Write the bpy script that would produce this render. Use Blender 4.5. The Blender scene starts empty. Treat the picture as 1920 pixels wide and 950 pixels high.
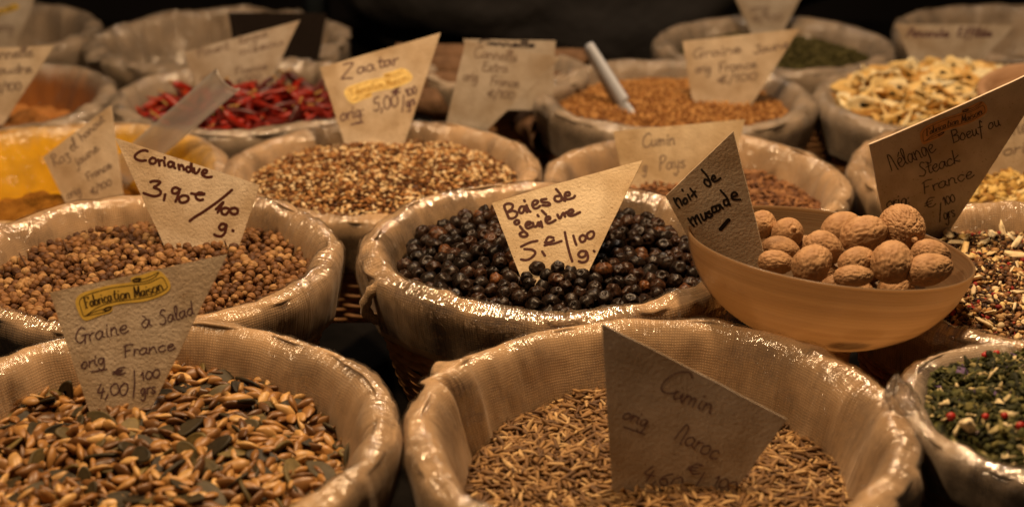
import bpy, bmesh, math, random
import numpy as np
from mathutils import Vector, Matrix, noise

random.seed(7)
rng = np.random.default_rng(7)
R_ = math.radians
sc = bpy.context.scene
col = sc.collection

# ------------------------------------------------------------------ camera
H = 0.32
F = 2931.5
PITCH = R_(21.6)
cam_d = bpy.data.cameras.new("camera")
cam = bpy.data.objects.new("camera", cam_d)
col.objects.link(cam)
cam.location = (0, 0, H)
cam.rotation_euler = (math.pi / 2 - PITCH, 0, 0)
cam_d.sensor_width = 36
cam_d.lens = 36 * F / 1920
cam_d.clip_start = 0.01
cam_d.clip_end = 100
cam_d.dof.use_dof = True
cam_d.dof.focus_distance = 0.83
cam_d.dof.aperture_fstop = 7.5
sc.camera = cam

# ------------------------------------------------------------------ render / world / lamps
sc.render.engine = 'CYCLES'
sc.cycles.use_denoising = True
sc.cycles.max_bounces = 8
sc.cycles.transparent_max_bounces = 16
sc.cycles.caustics_reflective = False
sc.cycles.caustics_refractive = False
sc.cycles.sample_clamp_indirect = 4
sc.view_settings.view_transform = 'Standard'
sc.view_settings.look = 'None'
sc.view_settings.exposure = 0.0
sc.view_settings.gamma = 1.0
world = bpy.data.worlds.new("World")
sc.world = world
world.use_nodes = True
world.node_tree.nodes["Background"].inputs[0].default_value = (1.0, 0.82, 0.66, 1)
world.node_tree.nodes["Background"].inputs[1].default_value = 0.026


def lamp(name, loc, target, energy, size, color):
    d = bpy.data.lights.new(name, 'AREA')
    d.shape = 'DISK'
    d.size = size
    d.energy = energy
    d.color = color
    o = bpy.data.objects.new(name, d)
    o.location = loc
    o.rotation_euler = (Vector(target) - Vector(loc)).to_track_quat('-Z', 'Y').to_euler()
    col.objects.link(o)
    return o


lamp("stall_lamp", (0.20, 0.88, 0.82), (0.06, 0.74, 0), 8.4, 0.06, (1.0, 0.64, 0.335))
lamp("stall_lamp", (-0.36, 0.66, 0.82), (-0.16, 0.70, 0), 5.8, 0.06, (1.0, 0.645, 0.34))
lamp("stall_lamp", (0.06, 1.30, 0.85), (0.06, 1.0, 0), 2.2, 0.06, (1.0, 0.80, 0.62))


# ------------------------------------------------------------------ pixel helpers (photo pixels -> rays in the place)
def ray(px, py):
    a = (px - 960) / F
    b = (475 - py) / F
    return Vector((a, math.cos(PITCH) + b * math.sin(PITCH), -math.sin(PITCH) + b * math.cos(PITCH)))


def on_z(px, py, z=0.0):
    d = ray(px, py)
    t = (z - H) / d.z
    return Vector((0, 0, H)) + d * t


def on_y(px, py, y):
    d = ray(px, py)
    return Vector((0, 0, H)) + d * (y / d.y)


def on_plane(px, py, p0, n):
    d = ray(px, py)
    o = Vector((0, 0, H))
    t = (p0 - o).dot(n) / d.dot(n)
    return o + d * t


def to_px(v):
    x, y, z = v[0], v[1], v[2] - H
    dd = y * math.cos(PITCH) - z * math.sin(PITCH)
    up = y * math.sin(PITCH) + z * math.cos(PITCH)
    return 960 + F * x / dd, 475 - F * up / dd, dd


# ------------------------------------------------------------------ tagging
def tag(o, label=None, cat=None, group=None, kind=None):
    if label: o["label"] = label
    if cat: o["category"] = cat
    if group: o["group"] = group
    if kind: o["kind"] = kind
    return o


def empty(name, loc):
    o = bpy.data.objects.new(name, None)
    o.empty_display_size = 0.01
    o.location = loc
    col.objects.link(o)
    return o


def mesh_data(name, V, Fc, mat, smooth=True, uv=None, rnd=None):
    me = bpy.data.meshes.new(name)
    V = np.asarray(V, dtype=np.float32)
    if isinstance(Fc, np.ndarray):
        n, k = Fc.shape
        me.vertices.add(len(V))
        me.vertices.foreach_set("co", V.ravel())
        me.loops.add(n * k)
        me.loops.foreach_set("vertex_index", Fc.ravel().astype(np.int32))
        me.polygons.add(n)
        me.polygons.foreach_set("loop_start", np.arange(0, n * k, k, dtype=np.int32))
        me.update(calc_edges=True)
        me.validate()
    else:
        me.from_pydata([tuple(map(float, v)) for v in V], [], Fc)
        me.update()
    if smooth:
        me.polygons.foreach_set("use_smooth", [True] * len(me.polygons))
    if uv is not None:
        l = me.uv_layers.new(name="UVMap")
        li = np.empty(len(me.loops), dtype=np.int32)
        me.loops.foreach_get("vertex_index", li)
        l.data.foreach_set("uv", np.asarray(uv, dtype=np.float32)[li].ravel())
    if rnd is not None:
        at = me.attributes.new("rnd", 'FLOAT', 'POINT')
        at.data.foreach_set("value", np.asarray(rnd, dtype=np.float32))
    if mat: me.materials.append(mat)
    return me


def obj(name, V, Fc, mat, parent=None, smooth=True, uv=None, rnd=None, loc=None):
    o = bpy.data.objects.new(name, mesh_data(name, V, Fc, mat, smooth, uv, rnd))
    col.objects.link(o)
    if loc is not None: o.location = loc
    if parent: o.parent = parent
    return o


# ------------------------------------------------------------------ materials
def newmat(name):
    m = bpy.data.materials.new(name)
    m.use_nodes = True
    nt = m.node_tree
    nt.nodes.clear()
    out = nt.nodes.new('ShaderNodeOutputMaterial')
    return m, nt, out


def nd(nt, typ, **kw):
    n = nt.nodes.new(typ)
    for k, v in kw.items():
        if k in n.inputs:
            n.inputs[k].default_value = v
        else:
            setattr(n, k, v)
    return n


def ramp(nt, stops):
    r = nt.nodes.new('ShaderNodeValToRGB')
    e = r.color_ramp.elements
    while len(e) > 1: e.remove(e[0])
    e[0].position, e[0].color = stops[0][0], (*stops[0][1], 1)
    for p, c in stops[1:]:
        x = e.new(p)
        x.color = (*c, 1)
    return r


def principled(nt, out, rough=0.7, spec=0.3):
    p = nt.nodes.new('ShaderNodeBsdfPrincipled')
    p.inputs['Roughness'].default_value = rough
    p.inputs['Specular IOR Level'].default_value = spec
    nt.links.new(p.outputs[0], out.inputs[0])
    return p


def simple_mat(name, c1, c2, scale=60, rough=0.7, spec=0.3, bump=0.3, bdist=0.0005, stretch=(1, 1, 1), detail=4):
    m, nt, out = newmat(name)
    p = principled(nt, out, rough, spec)
    tc = nd(nt, 'ShaderNodeTexCoord')
    mp = nd(nt, 'ShaderNodeMapping', Scale=stretch)
    nt.links.new(tc.outputs['Object'], mp.inputs[0])
    n = nd(nt, 'ShaderNodeTexNoise', Scale=scale, Detail=detail)
    nt.links.new(mp.outputs[0], n.inputs['Vector'])
    r = ramp(nt, [(0.3, c1), (0.7, c2)])
    nt.links.new(n.outputs[0], r.inputs[0])
    nt.links.new(r.outputs[0], p.inputs['Base Color'])
    b = nd(nt, 'ShaderNodeBump', Strength=bump, Distance=bdist)
    n2 = nd(nt, 'ShaderNodeTexNoise', Scale=scale * 4, Detail=detail)
    nt.links.new(mp.outputs[0], n2.inputs['Vector'])
    nt.links.new(n2.outputs[0], b.inputs['Height'])
    nt.links.new(b.outputs[0], p.inputs['Normal'])
    return m


def grain_mats(name, stops, rough=0.55, spec=0.35, mott=0.25, mscale=400, interp='LINEAR', coat=0.0):
    """Two materials of one look: for single grains (object random) and for the merged rest (rnd attribute)."""
    res = []
    for mode in ('obj', 'attr'):
        m, nt, out = newmat(name)
        p = principled(nt, out, rough, spec)
        p.inputs['Coat Weight'].default_value = coat
        if mode == 'obj':
            s = nd(nt, 'ShaderNodeObjectInfo').outputs['Random']
        else:
            s = nd(nt, 'ShaderNodeAttribute', attribute_name='rnd').outputs['Fac']
        r = ramp(nt, stops)
        r.color_ramp.interpolation = interp
        nt.links.new(s, r.inputs[0])
        tc = nd(nt, 'ShaderNodeTexCoord')
        g = nd(nt, 'ShaderNodeNewGeometry')
        n = nd(nt, 'ShaderNodeTexNoise', Scale=mscale, Detail=3)
        nt.links.new(g.outputs['Position'], n.inputs['Vector'])
        mr = nd(nt, 'ShaderNodeMapRange')
        mr.inputs[1].default_value = 0.3
        mr.inputs[2].default_value = 0.7
        mr.inputs[3].default_value = 1 - mott
        mr.inputs[4].default_value = 1 + mott
        nt.links.new(n.outputs[0], mr.inputs[0])
        mx = nd(nt, 'ShaderNodeVectorMath', operation='SCALE')
        nt.links.new(r.outputs[0], mx.inputs[0])
        nt.links.new(mr.outputs[0], mx.inputs['Scale'])
        nt.links.new(mx.outputs[0], p.inputs['Base Color'])
        b = nd(nt, 'ShaderNodeBump', Strength=0.35, Distance=0.0003)
        nt.links.new(n.outputs[0], b.inputs['Height'])
        nt.links.new(b.outputs[0], p.inputs['Normal'])
        res.append(m)
    return res


def cloth_mat(name, c, stain=None, period=0.00135, stain_level=5.3):
    m, nt, out = newmat(name)
    p = principled(nt, out, 0.85, 0.15)
    p.inputs['Sheen Weight'].default_value = 0.15
    tc = nd(nt, 'ShaderNodeTexCoord')
    uv = nd(nt, 'ShaderNodeUVMap')
    nz = nd(nt, 'ShaderNodeTexNoise', Scale=90, Detail=2)
    nt.links.new(tc.outputs['Object'], nz.inputs['Vector'])
    dist = nd(nt, 'ShaderNodeVectorMath', operation='SCALE', Scale=0.0022)
    nt.links.new(nz.outputs['Color'], dist.inputs[0])
    add = nd(nt, 'ShaderNodeVectorMath', operation='ADD')
    nt.links.new(uv.outputs[0], add.inputs[0])
    nt.links.new(dist.outputs[0], add.inputs[1])
    ws = []
    for d in ('X', 'Y'):
        w = nd(nt, 'ShaderNodeTexWave', wave_type='BANDS', bands_direction=d, Scale=0.314 / period, Distortion=0.6)
        w.inputs['Detail'].default_value = 1
        w.inputs['Detail Scale'].default_value = 0.3
        nt.links.new(add.outputs[0], w.inputs['Vector'])
        ws.append(w)
    mul = nd(nt, 'ShaderNodeMath', operation='MULTIPLY')
    nt.links.new(ws[0].outputs['Fac'], mul.inputs[0])
    nt.links.new(ws[1].outputs['Fac'], mul.inputs[1])
    big = nd(nt, 'ShaderNodeTexNoise', Scale=28, Detail=5)
    nt.links.new(tc.outputs['Object'], big.inputs['Vector'])
    mpf = nd(nt, 'ShaderNodeMapping', Scale=(900, 160, 1))
    nt.links.new(uv.outputs[0], mpf.inputs[0])
    fib = nd(nt, 'ShaderNodeTexNoise', Scale=1.0, Detail=3)
    nt.links.new(mpf.outputs[0], fib.inputs['Vector'])
    r = ramp(nt, [(0.28, tuple(x * 0.62 for x in c)), (0.5, c), (0.75, tuple(min(1, x * 1.18) for x in c))])
    mixn = nd(nt, 'ShaderNodeMath', operation='ADD')
    half = nd(nt, 'ShaderNodeMath', operation='MULTIPLY')
    half.inputs[1].default_value = 0.3
    nt.links.new(fib.outputs[0], half.inputs[0])
    nt.links.new(big.outputs[0], mixn.inputs[0])
    nt.links.new(half.outputs[0], mixn.inputs[1])
    sub = nd(nt, 'ShaderNodeMath', operation='SUBTRACT')
    sub.inputs[1].default_value = 0.15
    nt.links.new(mixn.outputs[0], sub.inputs[0])
    nt.links.new(sub.outputs[0], r.inputs[0])
    # thread pits slightly darker
    mr = nd(nt, 'ShaderNodeMapRange')
    mr.inputs[3].default_value = 0.74
    mr.inputs[4].default_value = 1.12
    nt.links.new(mul.outputs[0], mr.inputs[0])
    sc_ = nd(nt, 'ShaderNodeVectorMath', operation='SCALE')
    nt.links.new(r.outputs[0], sc_.inputs[0])
    nt.links.new(mr.outputs[0], sc_.inputs['Scale'])
    colr = sc_.outputs[0]
    if stain:
        # spice dust that clings to the inner wall, in streaks up the cloth
        sp = nd(nt, 'ShaderNodeSeparateXYZ')
        nt.links.new(tc.outputs['Object'], sp.inputs[0])
        mps = nd(nt, 'ShaderNodeMapping', Scale=(70, 14, 1))
        nt.links.new(uv.outputs[0], mps.inputs[0])
        sn = nd(nt, 'ShaderNodeTexNoise', Scale=1.0, Detail=4)
        nt.links.new(mps.outputs[0], sn.inputs['Vector'])
        ma = nd(nt, 'ShaderNodeMath', operation='MULTIPLY_ADD')
        ma.inputs[1].default_value = -45.0
        nt.links.new(sp.outputs[2], ma.inputs[0])
        so_ = nd(nt, 'ShaderNodeMath', operation='ADD')
        so_.inputs[1].default_value = stain_level
        nt.links.new(sn.outputs[0], so_.inputs[0])
        nt.links.new(so_.outputs[0], ma.inputs[2])
        at = nd(nt, 'ShaderNodeAttribute', attribute_name='rnd')
        m2 = nd(nt, 'ShaderNodeMath', operation='MULTIPLY')
        nt.links.new(ma.outputs[0], m2.inputs[0])
        nt.links.new(at.outputs['Fac'], m2.inputs[1])
        m3 = nd(nt, 'ShaderNodeMapRange')
        m3.inputs[1].default_value = 0.25
        m3.inputs[2].default_value = 1.0
        nt.links.new(m2.outputs[0], m3.inputs[0])
        mixc = nd(nt, 'ShaderNodeMix', data_type='RGBA')
        mixc.inputs[7].default_value = (*stain, 1)
        nt.links.new(m3.outputs[0], mixc.inputs[0])
        nt.links.new(colr, mixc.inputs[6])
        colr = mixc.outputs[2]
    nt.links.new(colr, p.inputs['Base Color'])
    b = nd(nt, 'ShaderNodeBump', Strength=0.45, Distance=0.0003)
    nt.links.new(mul.outputs[0], b.inputs['Height'])
    b2 = nd(nt, 'ShaderNodeBump', Strength=0.9, Distance=0.0022)
    nt.links.new(big.outputs[0], b2.inputs['Height'])
    nt.links.new(b.outputs[0], b2.inputs['Normal'])
    nt.links.new(b2.outputs[0], p.inputs['Normal'])
    return m


def film_mat(name, amount=0.16, rough=0.16, seed=0.0):
    m, nt, out = newmat(name)
    tr = nd(nt, 'ShaderNodeBsdfTransparent')
    tr.inputs[0].default_value = (0.97, 0.96, 0.95, 1)
    gl = nd(nt, 'ShaderNodeBsdfGlossy', Roughness=rough)
    gl.inputs[0].default_value = (1, 1, 1, 1)
    uv = nd(nt, 'ShaderNodeUVMap')
    mp = nd(nt, 'ShaderNodeMapping', Scale=(430, 24, 1), Location=(seed, seed, 0))
    nt.links.new(uv.outputs[0], mp.inputs[0])
    n = nd(nt, 'ShaderNodeTexNoise', Scale=1.0, Detail=2, Roughness=0.5, Distortion=0.5)
    nt.links.new(mp.outputs[0], n.inputs['Vector'])
    mp2 = nd(nt, 'ShaderNodeMapping', Scale=(110, 90, 1))
    nt.links.new(uv.outputs[0], mp2.inputs[0])
    n2 = nd(nt, 'ShaderNodeTexNoise', Scale=1.0, Detail=4, Roughness=0.55, Distortion=1.2)
    nt.links.new(mp2.outputs[0], n2.inputs['Vector'])
    b = nd(nt, 'ShaderNodeBump', Strength=1.0, Distance=0.0024)
    nt.links.new(n.outputs[0], b.inputs['Height'])
    b2 = nd(nt, 'ShaderNodeBump', Strength=0.9, Distance=0.0022)
    nt.links.new(n2.outputs[0], b2.inputs['Height'])
    nt.links.new(b.outputs[0], b2.inputs['Normal'])
    nt.links.new(b2.outputs[0], gl.inputs['Normal'])
    lw = nd(nt, 'ShaderNodeLayerWeight', Blend=0.5)
    nt.links.new(b2.outputs[0], lw.inputs['Normal'])
    pw = nd(nt, 'ShaderNodeMath', operation='POWER')
    pw.inputs[1].default_value = 4.0
    nt.links.new(lw.outputs['Facing'], pw.inputs[0])
    ml = nd(nt, 'ShaderNodeMath', operation='MULTIPLY_ADD')
    ml.inputs[1].default_value = 0.35
    ml.inputs[2].default_value = amount * 0.30
    nt.links.new(pw.outputs[0], ml.inputs[0])
    tc = nd(nt, 'ShaderNodeTexCoord')
    pn = nd(nt, 'ShaderNodeTexNoise', Scale=38, Detail=3)
    nt.links.new(tc.outputs['Object'], pn.inputs['Vector'])
    pm = nd(nt, 'ShaderNodeMapRange')
    pm.inputs[1].default_value = 0.38
    pm.inputs[2].default_value = 0.62
    pm.inputs[3].default_value = 0.25
    pm.inputs[4].default_value = 1.5
    nt.links.new(pn.outputs[0], pm.inputs[0])
    mn = nd(nt, 'ShaderNodeMath', operation='MULTIPLY')
    mn.use_clamp = True
    nt.links.new(ml.outputs[0], mn.inputs[0])
    nt.links.new(pm.outputs[0], mn.inputs[1])
    mx = nd(nt, 'ShaderNodeMixShader')
    nt.links.new(mn.outputs[0], mx.inputs[0])
    nt.links.new(tr.outputs[0], mx.inputs[1])
    nt.links.new(gl.outputs[0], mx.inputs[2])
    nt.links.new(mx.outputs[0], out.inputs[0])
    return m


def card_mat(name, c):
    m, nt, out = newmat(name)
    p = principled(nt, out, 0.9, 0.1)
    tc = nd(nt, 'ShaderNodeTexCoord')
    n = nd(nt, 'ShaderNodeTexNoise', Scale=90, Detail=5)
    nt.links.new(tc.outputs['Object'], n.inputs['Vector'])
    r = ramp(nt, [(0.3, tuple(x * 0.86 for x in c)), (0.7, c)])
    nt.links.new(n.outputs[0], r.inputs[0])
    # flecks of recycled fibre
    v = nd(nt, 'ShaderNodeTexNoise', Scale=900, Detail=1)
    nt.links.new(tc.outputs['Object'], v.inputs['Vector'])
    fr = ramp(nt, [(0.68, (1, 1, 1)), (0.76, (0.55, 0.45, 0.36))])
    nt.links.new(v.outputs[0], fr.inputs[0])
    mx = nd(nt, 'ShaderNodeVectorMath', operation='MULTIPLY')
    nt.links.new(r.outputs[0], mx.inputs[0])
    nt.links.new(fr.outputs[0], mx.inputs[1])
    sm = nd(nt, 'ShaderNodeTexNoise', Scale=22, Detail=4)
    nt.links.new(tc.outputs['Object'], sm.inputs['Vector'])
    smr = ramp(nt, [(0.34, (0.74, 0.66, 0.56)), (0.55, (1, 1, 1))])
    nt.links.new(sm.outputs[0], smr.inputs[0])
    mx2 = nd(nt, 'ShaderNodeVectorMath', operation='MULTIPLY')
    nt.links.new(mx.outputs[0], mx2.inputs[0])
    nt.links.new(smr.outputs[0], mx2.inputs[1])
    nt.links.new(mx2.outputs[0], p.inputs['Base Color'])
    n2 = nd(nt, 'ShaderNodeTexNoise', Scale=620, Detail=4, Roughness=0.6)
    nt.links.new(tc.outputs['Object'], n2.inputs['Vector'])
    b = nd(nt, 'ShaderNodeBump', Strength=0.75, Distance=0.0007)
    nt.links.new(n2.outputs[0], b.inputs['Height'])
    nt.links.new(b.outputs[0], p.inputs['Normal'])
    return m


def flat_mat(name, c, rough=0.6, spec=0.3):
    m, nt, out = newmat(name)
    p = principled(nt, out, rough, spec)
    tc = nd(nt, 'ShaderNodeTexCoord')
    n = nd(nt, 'ShaderNodeTexNoise', Scale=300, Detail=3)
    nt.links.new(tc.outputs['Object'], n.inputs['Vector'])
    r = ramp(nt, [(0.3, tuple(x * 0.85 for x in c)), (0.7, tuple(min(1, x * 1.1) for x in c))])
    nt.links.new(n.outputs[0], r.inputs[0])
    nt.links.new(r.outputs[0], p.inputs['Base Color'])
    return m


LINEN = (0.54, 0.37, 0.215)
M_cloth = cloth_mat("linen", LINEN)
M_cloth_grey = cloth_mat("linen_grey", (0.43, 0.34, 0.25))
M_cloth_yellow = cloth_mat("linen_turmeric", LINEN, stain=(0.82, 0.47, 0.018))
M_cloth_brown = cloth_mat("linen_dusty", (0.43, 0.34, 0.25), stain=(0.33, 0.13, 0.03), stain_level=4.7)
M_film = film_mat("cling_film", 0.50, 0.15)
M_film2 = film_mat("cling_film_soft", 0.38, 0.20, 3.1)
M_film_bright = film_mat("cling_film_bright", 0.85, 0.13, 7.7)
M_wicker = simple_mat("wicker", (0.30, 0.14, 0.055), (0.55, 0.30, 0.13), 120, 0.55, 0.35, 0.5, 0.0006)
M_card = card_mat("card_stock", (0.66, 0.56, 0.43))
M_card2 = card_mat("card_stock_cream", (0.72, 0.60, 0.42))
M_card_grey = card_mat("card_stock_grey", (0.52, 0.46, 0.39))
M_marker = flat_mat("marker_ink", (0.06, 0.013, 0.007), 0.5)
M_black = flat_mat("black_marker_ink", (0.008, 0.006, 0.006), 0.45)
M_pen = flat_mat("purple_pen_ink", (0.11, 0.055, 0.06), 0.55)
M_pen_dark = flat_mat("dark_pen_ink", (0.03, 0.02, 0.025), 0.55)
M_pen_soft = flat_mat("faded_pen_ink", (0.22, 0.165, 0.13), 0.6)
M_sticker = flat_mat("sticker_yellow", (0.80, 0.55, 0.10), 0.45)
M_sticker_pale = flat_mat("sticker_pale_gold", (0.95, 0.72, 0.28), 0.35, 0.5)
M_sticker_orange = flat_mat("sticker_orange", (0.62, 0.30, 0.10), 0.5)
M_sticker_ink = flat_mat("sticker_ink", (0.05, 0.028, 0.01), 0.5)
M_sticker_gold_ink = flat_mat("sticker_gold_ink", (0.50, 0.29, 0.06), 0.4)

# ------------------------------------------------------------------ setting: table and dark background
TABLE_Z = -0.089


def table_z(y):
    """The stall steps down behind its two front rows."""
    return TABLE_Z - 0.058 * min(1.0, max(0.0, (y - 0.925) / 0.02))


M_table = simple_mat("black_table_cloth", (0.003, 0.0027, 0.0026), (0.008, 0.007, 0.0065), 40, 0.9, 0.05, 0.4, 0.001)
nx, ny = 60, 110
V = []
for j in range(ny + 1):
    for i in range(nx + 1):
        x, y = -1.4 + 2.8 * i / nx, -0.3 + 2.3 * j / ny
        V.append((x, y, table_z(y) + 0.0015 * noise.noise(Vector((x * 6, y * 6, 0.3)))))
Fq = np.array([[j * (nx + 1) + i, j * (nx + 1) + i + 1, (j + 1) * (nx + 1) + i + 1, (j + 1) * (nx + 1) + i] for j in range(ny) for i in range(nx)])
o = obj("table", V, Fq, M_table)
tag(o, "black cloth covered table top under the spice baskets", "table", kind="structure")
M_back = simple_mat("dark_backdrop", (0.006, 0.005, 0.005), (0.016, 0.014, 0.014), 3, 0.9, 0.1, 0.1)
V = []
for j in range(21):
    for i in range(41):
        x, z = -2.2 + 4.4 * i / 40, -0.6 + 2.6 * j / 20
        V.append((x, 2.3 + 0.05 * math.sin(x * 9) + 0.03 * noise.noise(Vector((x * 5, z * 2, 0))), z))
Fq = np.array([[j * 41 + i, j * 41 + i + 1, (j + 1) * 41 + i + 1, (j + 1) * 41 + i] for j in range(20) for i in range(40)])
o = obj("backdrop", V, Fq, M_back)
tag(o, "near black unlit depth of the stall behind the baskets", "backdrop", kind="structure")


# ------------------------------------------------------------------ generic shapes
def smooth_poly(pts, n=6, closed=False):
    """Catmull-Rom through 2-D or 3-D points."""
    P = [np.array(p, float) for p in pts]
    if len(P) == 2 and not closed:
        return [P[0] + (P[1] - P[0]) * t for t in np.linspace(0, 1, 5)]
    out = []
    m = len(P)
    rngi = range(m) if closed else range(m - 1)
    for i in rngi:
        if closed:
            p0, p1, p2, p3 = P[(i - 1) % m], P[i], P[(i + 1) % m], P[(i + 2) % m]
        else:
            p1, p2 = P[i], P[i + 1]
            p0 = P[i - 1] if i > 0 else 2 * p1 - p2
            p3 = P[i + 2] if i + 2 < m else 2 * p2 - p1
        for k in range(n):
            t = k / n
            out.append(0.5 * ((2 * p1) + (-p0 + p2) * t + (2 * p0 - 5 * p1 + 4 * p2 - p3) * t ** 2 + (-p0 + 3 * p1 - 3 * p2 + p3) * t ** 3))
    if not closed: out.append(P[-1])
    return out


def ico(sub):
    bm = bmesh.new()
    bmesh.ops.create_icosphere(bm, subdivisions=sub, radius=1)
    V = np.array([v.co[:] for v in bm.verts])
    Fc = np.array([[v.index for v in f.verts] for f in bm.faces])
    bm.free()
    return V, Fc


def grid_faces(nu, nv, closed_u=True):
    """u around, v along: vertex index v*nu+u, quads split into triangles."""
    T = []
    for v in range(nv - 1):
        for u in range(nu if closed_u else nu - 1):
            a, b = v * nu + u, v * nu + (u + 1) % nu
            c, d = (v + 1) * nu + (u + 1) % nu, (v + 1) * nu + u
            T += [[a, b, c], [a, c, d]]
    return np.array(T)


def tube(path, radii, nu=10, flat=1.0):
    P = [Vector(p) for p in path]
    V = []
    up = Vector((0, 0, 1))
    for i, p in enumerate(P):
        t = (P[min(i + 1, len(P) - 1)] - P[max(i - 1, 0)]).normalized()
        s = t.cross(up)
        if s.length < 1e-4: s = t.cross(Vector((1, 0, 0)))
        s.normalize()
        w = s.cross(t)
        for k in range(nu):
            a = 2 * math.pi * k / nu
            V.append(p + s * (math.cos(a) * radii[i]) + w * (math.sin(a) * radii[i] * flat))
    T = grid_faces(nu, len(P)).tolist()
    for e, idx in ((0, 0), (1, (len(P) - 1) * nu)):
        c = len(V)
        V.append(P[0] if e == 0 else P[-1])
        for k in range(nu):
            a, b = idx + k, idx + (k + 1) % nu
            T.append([c, b, a] if e == 0 else [c, a, b])
    return np.array([v[:] for v in V]), np.array(T)


# ------------------------------------------------------------------ grain shapes (unit size, x = long axis)
def nvec(V, s, off):
    return np.array([noise.noise(Vector((v[0] * s + off, v[1] * s + off * 1.7, v[2] * s - off))) for v in V])


def g_juniper(seed):
    r = np.random.default_rng(seed)
    V, Fc = ico(4)
    rad = 1 + 0.14 * nvec(V, 1.2, seed * 3.1) + 0.035 * nvec(V, 4.5, seed * 1.3)
    for k in range(r.integers(3, 7)):
        d = r.normal(size=3); d /= np.linalg.norm(d)
        ang = np.arccos(np.clip(V @ d, -1, 1))
        w = r.uniform(0.20, 0.45)
        rad -= r.uniform(0.12, 0.30) * np.exp(-(ang / w) ** 2) - 0.06 * np.exp(-((ang - w * 1.7) / (0.4 * w)) ** 2)
    d = np.array([r.normal() * 0.8, r.normal() * 0.8, 1]); d /= np.linalg.norm(d)
    ang = np.arccos(np.clip(V @ d, -1, 1))
    e = np.cross(d, [0.3, 0.9, 0.1]); e /= np.linalg.norm(e)
    az = np.arctan2(V @ np.cross(d, e), V @ e)
    rad += np.exp(-(ang / 0.5) ** 4) * (0.07 * np.cos(3 * az) - 0.05) * np.minimum(1, ang / 0.2)
    return V * rad[:, None] * np.array([1, 1, 0.92]), Fc


def g_coriander(seed):
    nu, nv = 32, 11
    V = []
    for j in range(nv):
        ph = math.pi * (j + 0.02) / (nv - 0.96)
        for i in range(nu):
            th = 2 * math.pi * i / nu
            rr = 1 + (0.07, 0.02, -0.11, 0.02)[i % 4] * math.sin(ph)
            z = math.cos(ph) * (1.04 + (0.14 if j == 0 else 0))
            V.append((rr * math.sin(ph) * math.cos(th), rr * math.sin(ph) * math.sin(th), z))
    V = np.array(V)
    V *= (1 + 0.06 * nvec(V, 1.1, seed * 2.3))[:, None]
    return V, grid_faces(nu, nv)[:, ::-1]


def spindle(seed, nr=9, nu=8, thick=0.115, bend=0.08, ribs=0.12, power=0.7, flat=0.85):
    r = np.random.default_rng(seed)
    V = []
    bend *= r.uniform(-1, 1.3)
    for j in range(nr):
        t = j / (nr - 1)
        x = t - 0.5
        ra = thick * max(0.06, (1 - (2 * t - 1) ** 2)) ** power
        for i in range(nu):
            a = 2 * math.pi * i / nu
            k = 1 + (ribs if i % 2 else -ribs)
            V.append((x, ra * k * math.cos(a) + bend * (1 - 4 * x * x), ra * k * flat * math.sin(a)))
    return np.array(V), grid_faces(nu, nr)


def g_sunflower(seed):
    r = np.random.default_rng(seed)
    V, Fc = ico(2)
    w = r.uniform(0.42, 0.56)
    x = V[:, 0]
    k = np.where(x > 0, 1 - 0.62 * np.clip(x, 0, 1) ** 1.3, 1 - 0.15 * x * x)
    W = np.stack([x * 1.0, V[:, 1] * w * k, V[:, 2] * 0.27 * k], 1) * 0.5
    W[:, 2] += 0.03 * nvec(V, 2.0, seed)
    W[:, 1] += 0.03 * np.sin(x * 3 + seed)
    return W, Fc


def g_pumpkin(seed):
    nu, V, = 26, []
    prof = [(0.0, 0.10), (0.55, 0.11), (0.82, 0.085), (0.90, 0.10), (1.0, 0.055), (1.0, -0.055), (0.9, -0.10), (0.82, -0.085), (0.5, -0.11), (0.0, -0.10)]
    for (q, z) in prof:
        for i in range(nu):
            a = 2 * math.pi * i / nu
            ca, sa = math.cos(a), math.sin(a)
            x = q * ca * (1.0 + (0.12 * max(0, ca) ** 6))
            y = q * sa * 0.54 * (1 - 0.22 * max(0, ca) ** 2)
            V.append((0.5 * x, 0.5 * y, 0.5 * z + 0.03 * math.sin(seed + 2.2 * x)))
    return np.array(V), grid_faces(nu, len(prof))[:, ::-1]


def g_sesame(seed):
    V, Fc = ico(1)
    x = V[:, 0]
    k = 1 - 0.4 * np.clip(x, 0, 1)
    return np.stack([x * .5, V[:, 1] * .32 * k, V[:, 2] * .18 * k], 1), Fc


def g_flake(seed, thin=0.12, wide=0.55, rough=0.5, sub=2):
    V, Fc = ico(sub)
    n = nvec(V, 1.6, seed * 5.3)
    W = V * (1 + rough * n)[:, None]
    W = W * np.array([0.5, 0.5 * wide, 0.5 * thin])
    W[:, 2] += 0.10 * nvec(V, 0.9, seed * 1.9)
    return W, Fc


def g_grain(seed, e=0.8):
    V, Fc = ico(2)
    W = V * (1 + 0.10 * nvec(V, 1.5, seed * 2.1))[:, None]
    return W * np.array([0.5, 0.5 * e, 0.5 * e]), Fc


def g_almond(seed):
    r = np.random.default_rng(seed)
    nu, V = 22, []
    prof = [(0.0, 1), (0.6, 1), (0.95, 0.9), (1.0, 0.0), (0.95, -0.9), (0.6, -1), (0.0, -1)]
    cx, cy = r.uniform(-0.5, 0.5, 2)
    for (q, z) in prof:
        for i in range(nu):
            a = 2 * math.pi * i / nu
            ca, sa = math.cos(a), math.sin(a)
            rad = 1 + 0.10 * math.sin(3 * a + seed) + 0.05 * math.sin(5 * a)
            x = q * ca * rad
            y = q * sa * 0.6 * rad * (1 - 0.25 * max(0, ca))
            V.append((0.5 * x, 0.5 * y, 0.026 * z + 0.16 * cx * x * x + 0.2 * cy * y * x))
    return np.array(V), grid_faces(nu, len(prof))[:, ::-1]


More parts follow.
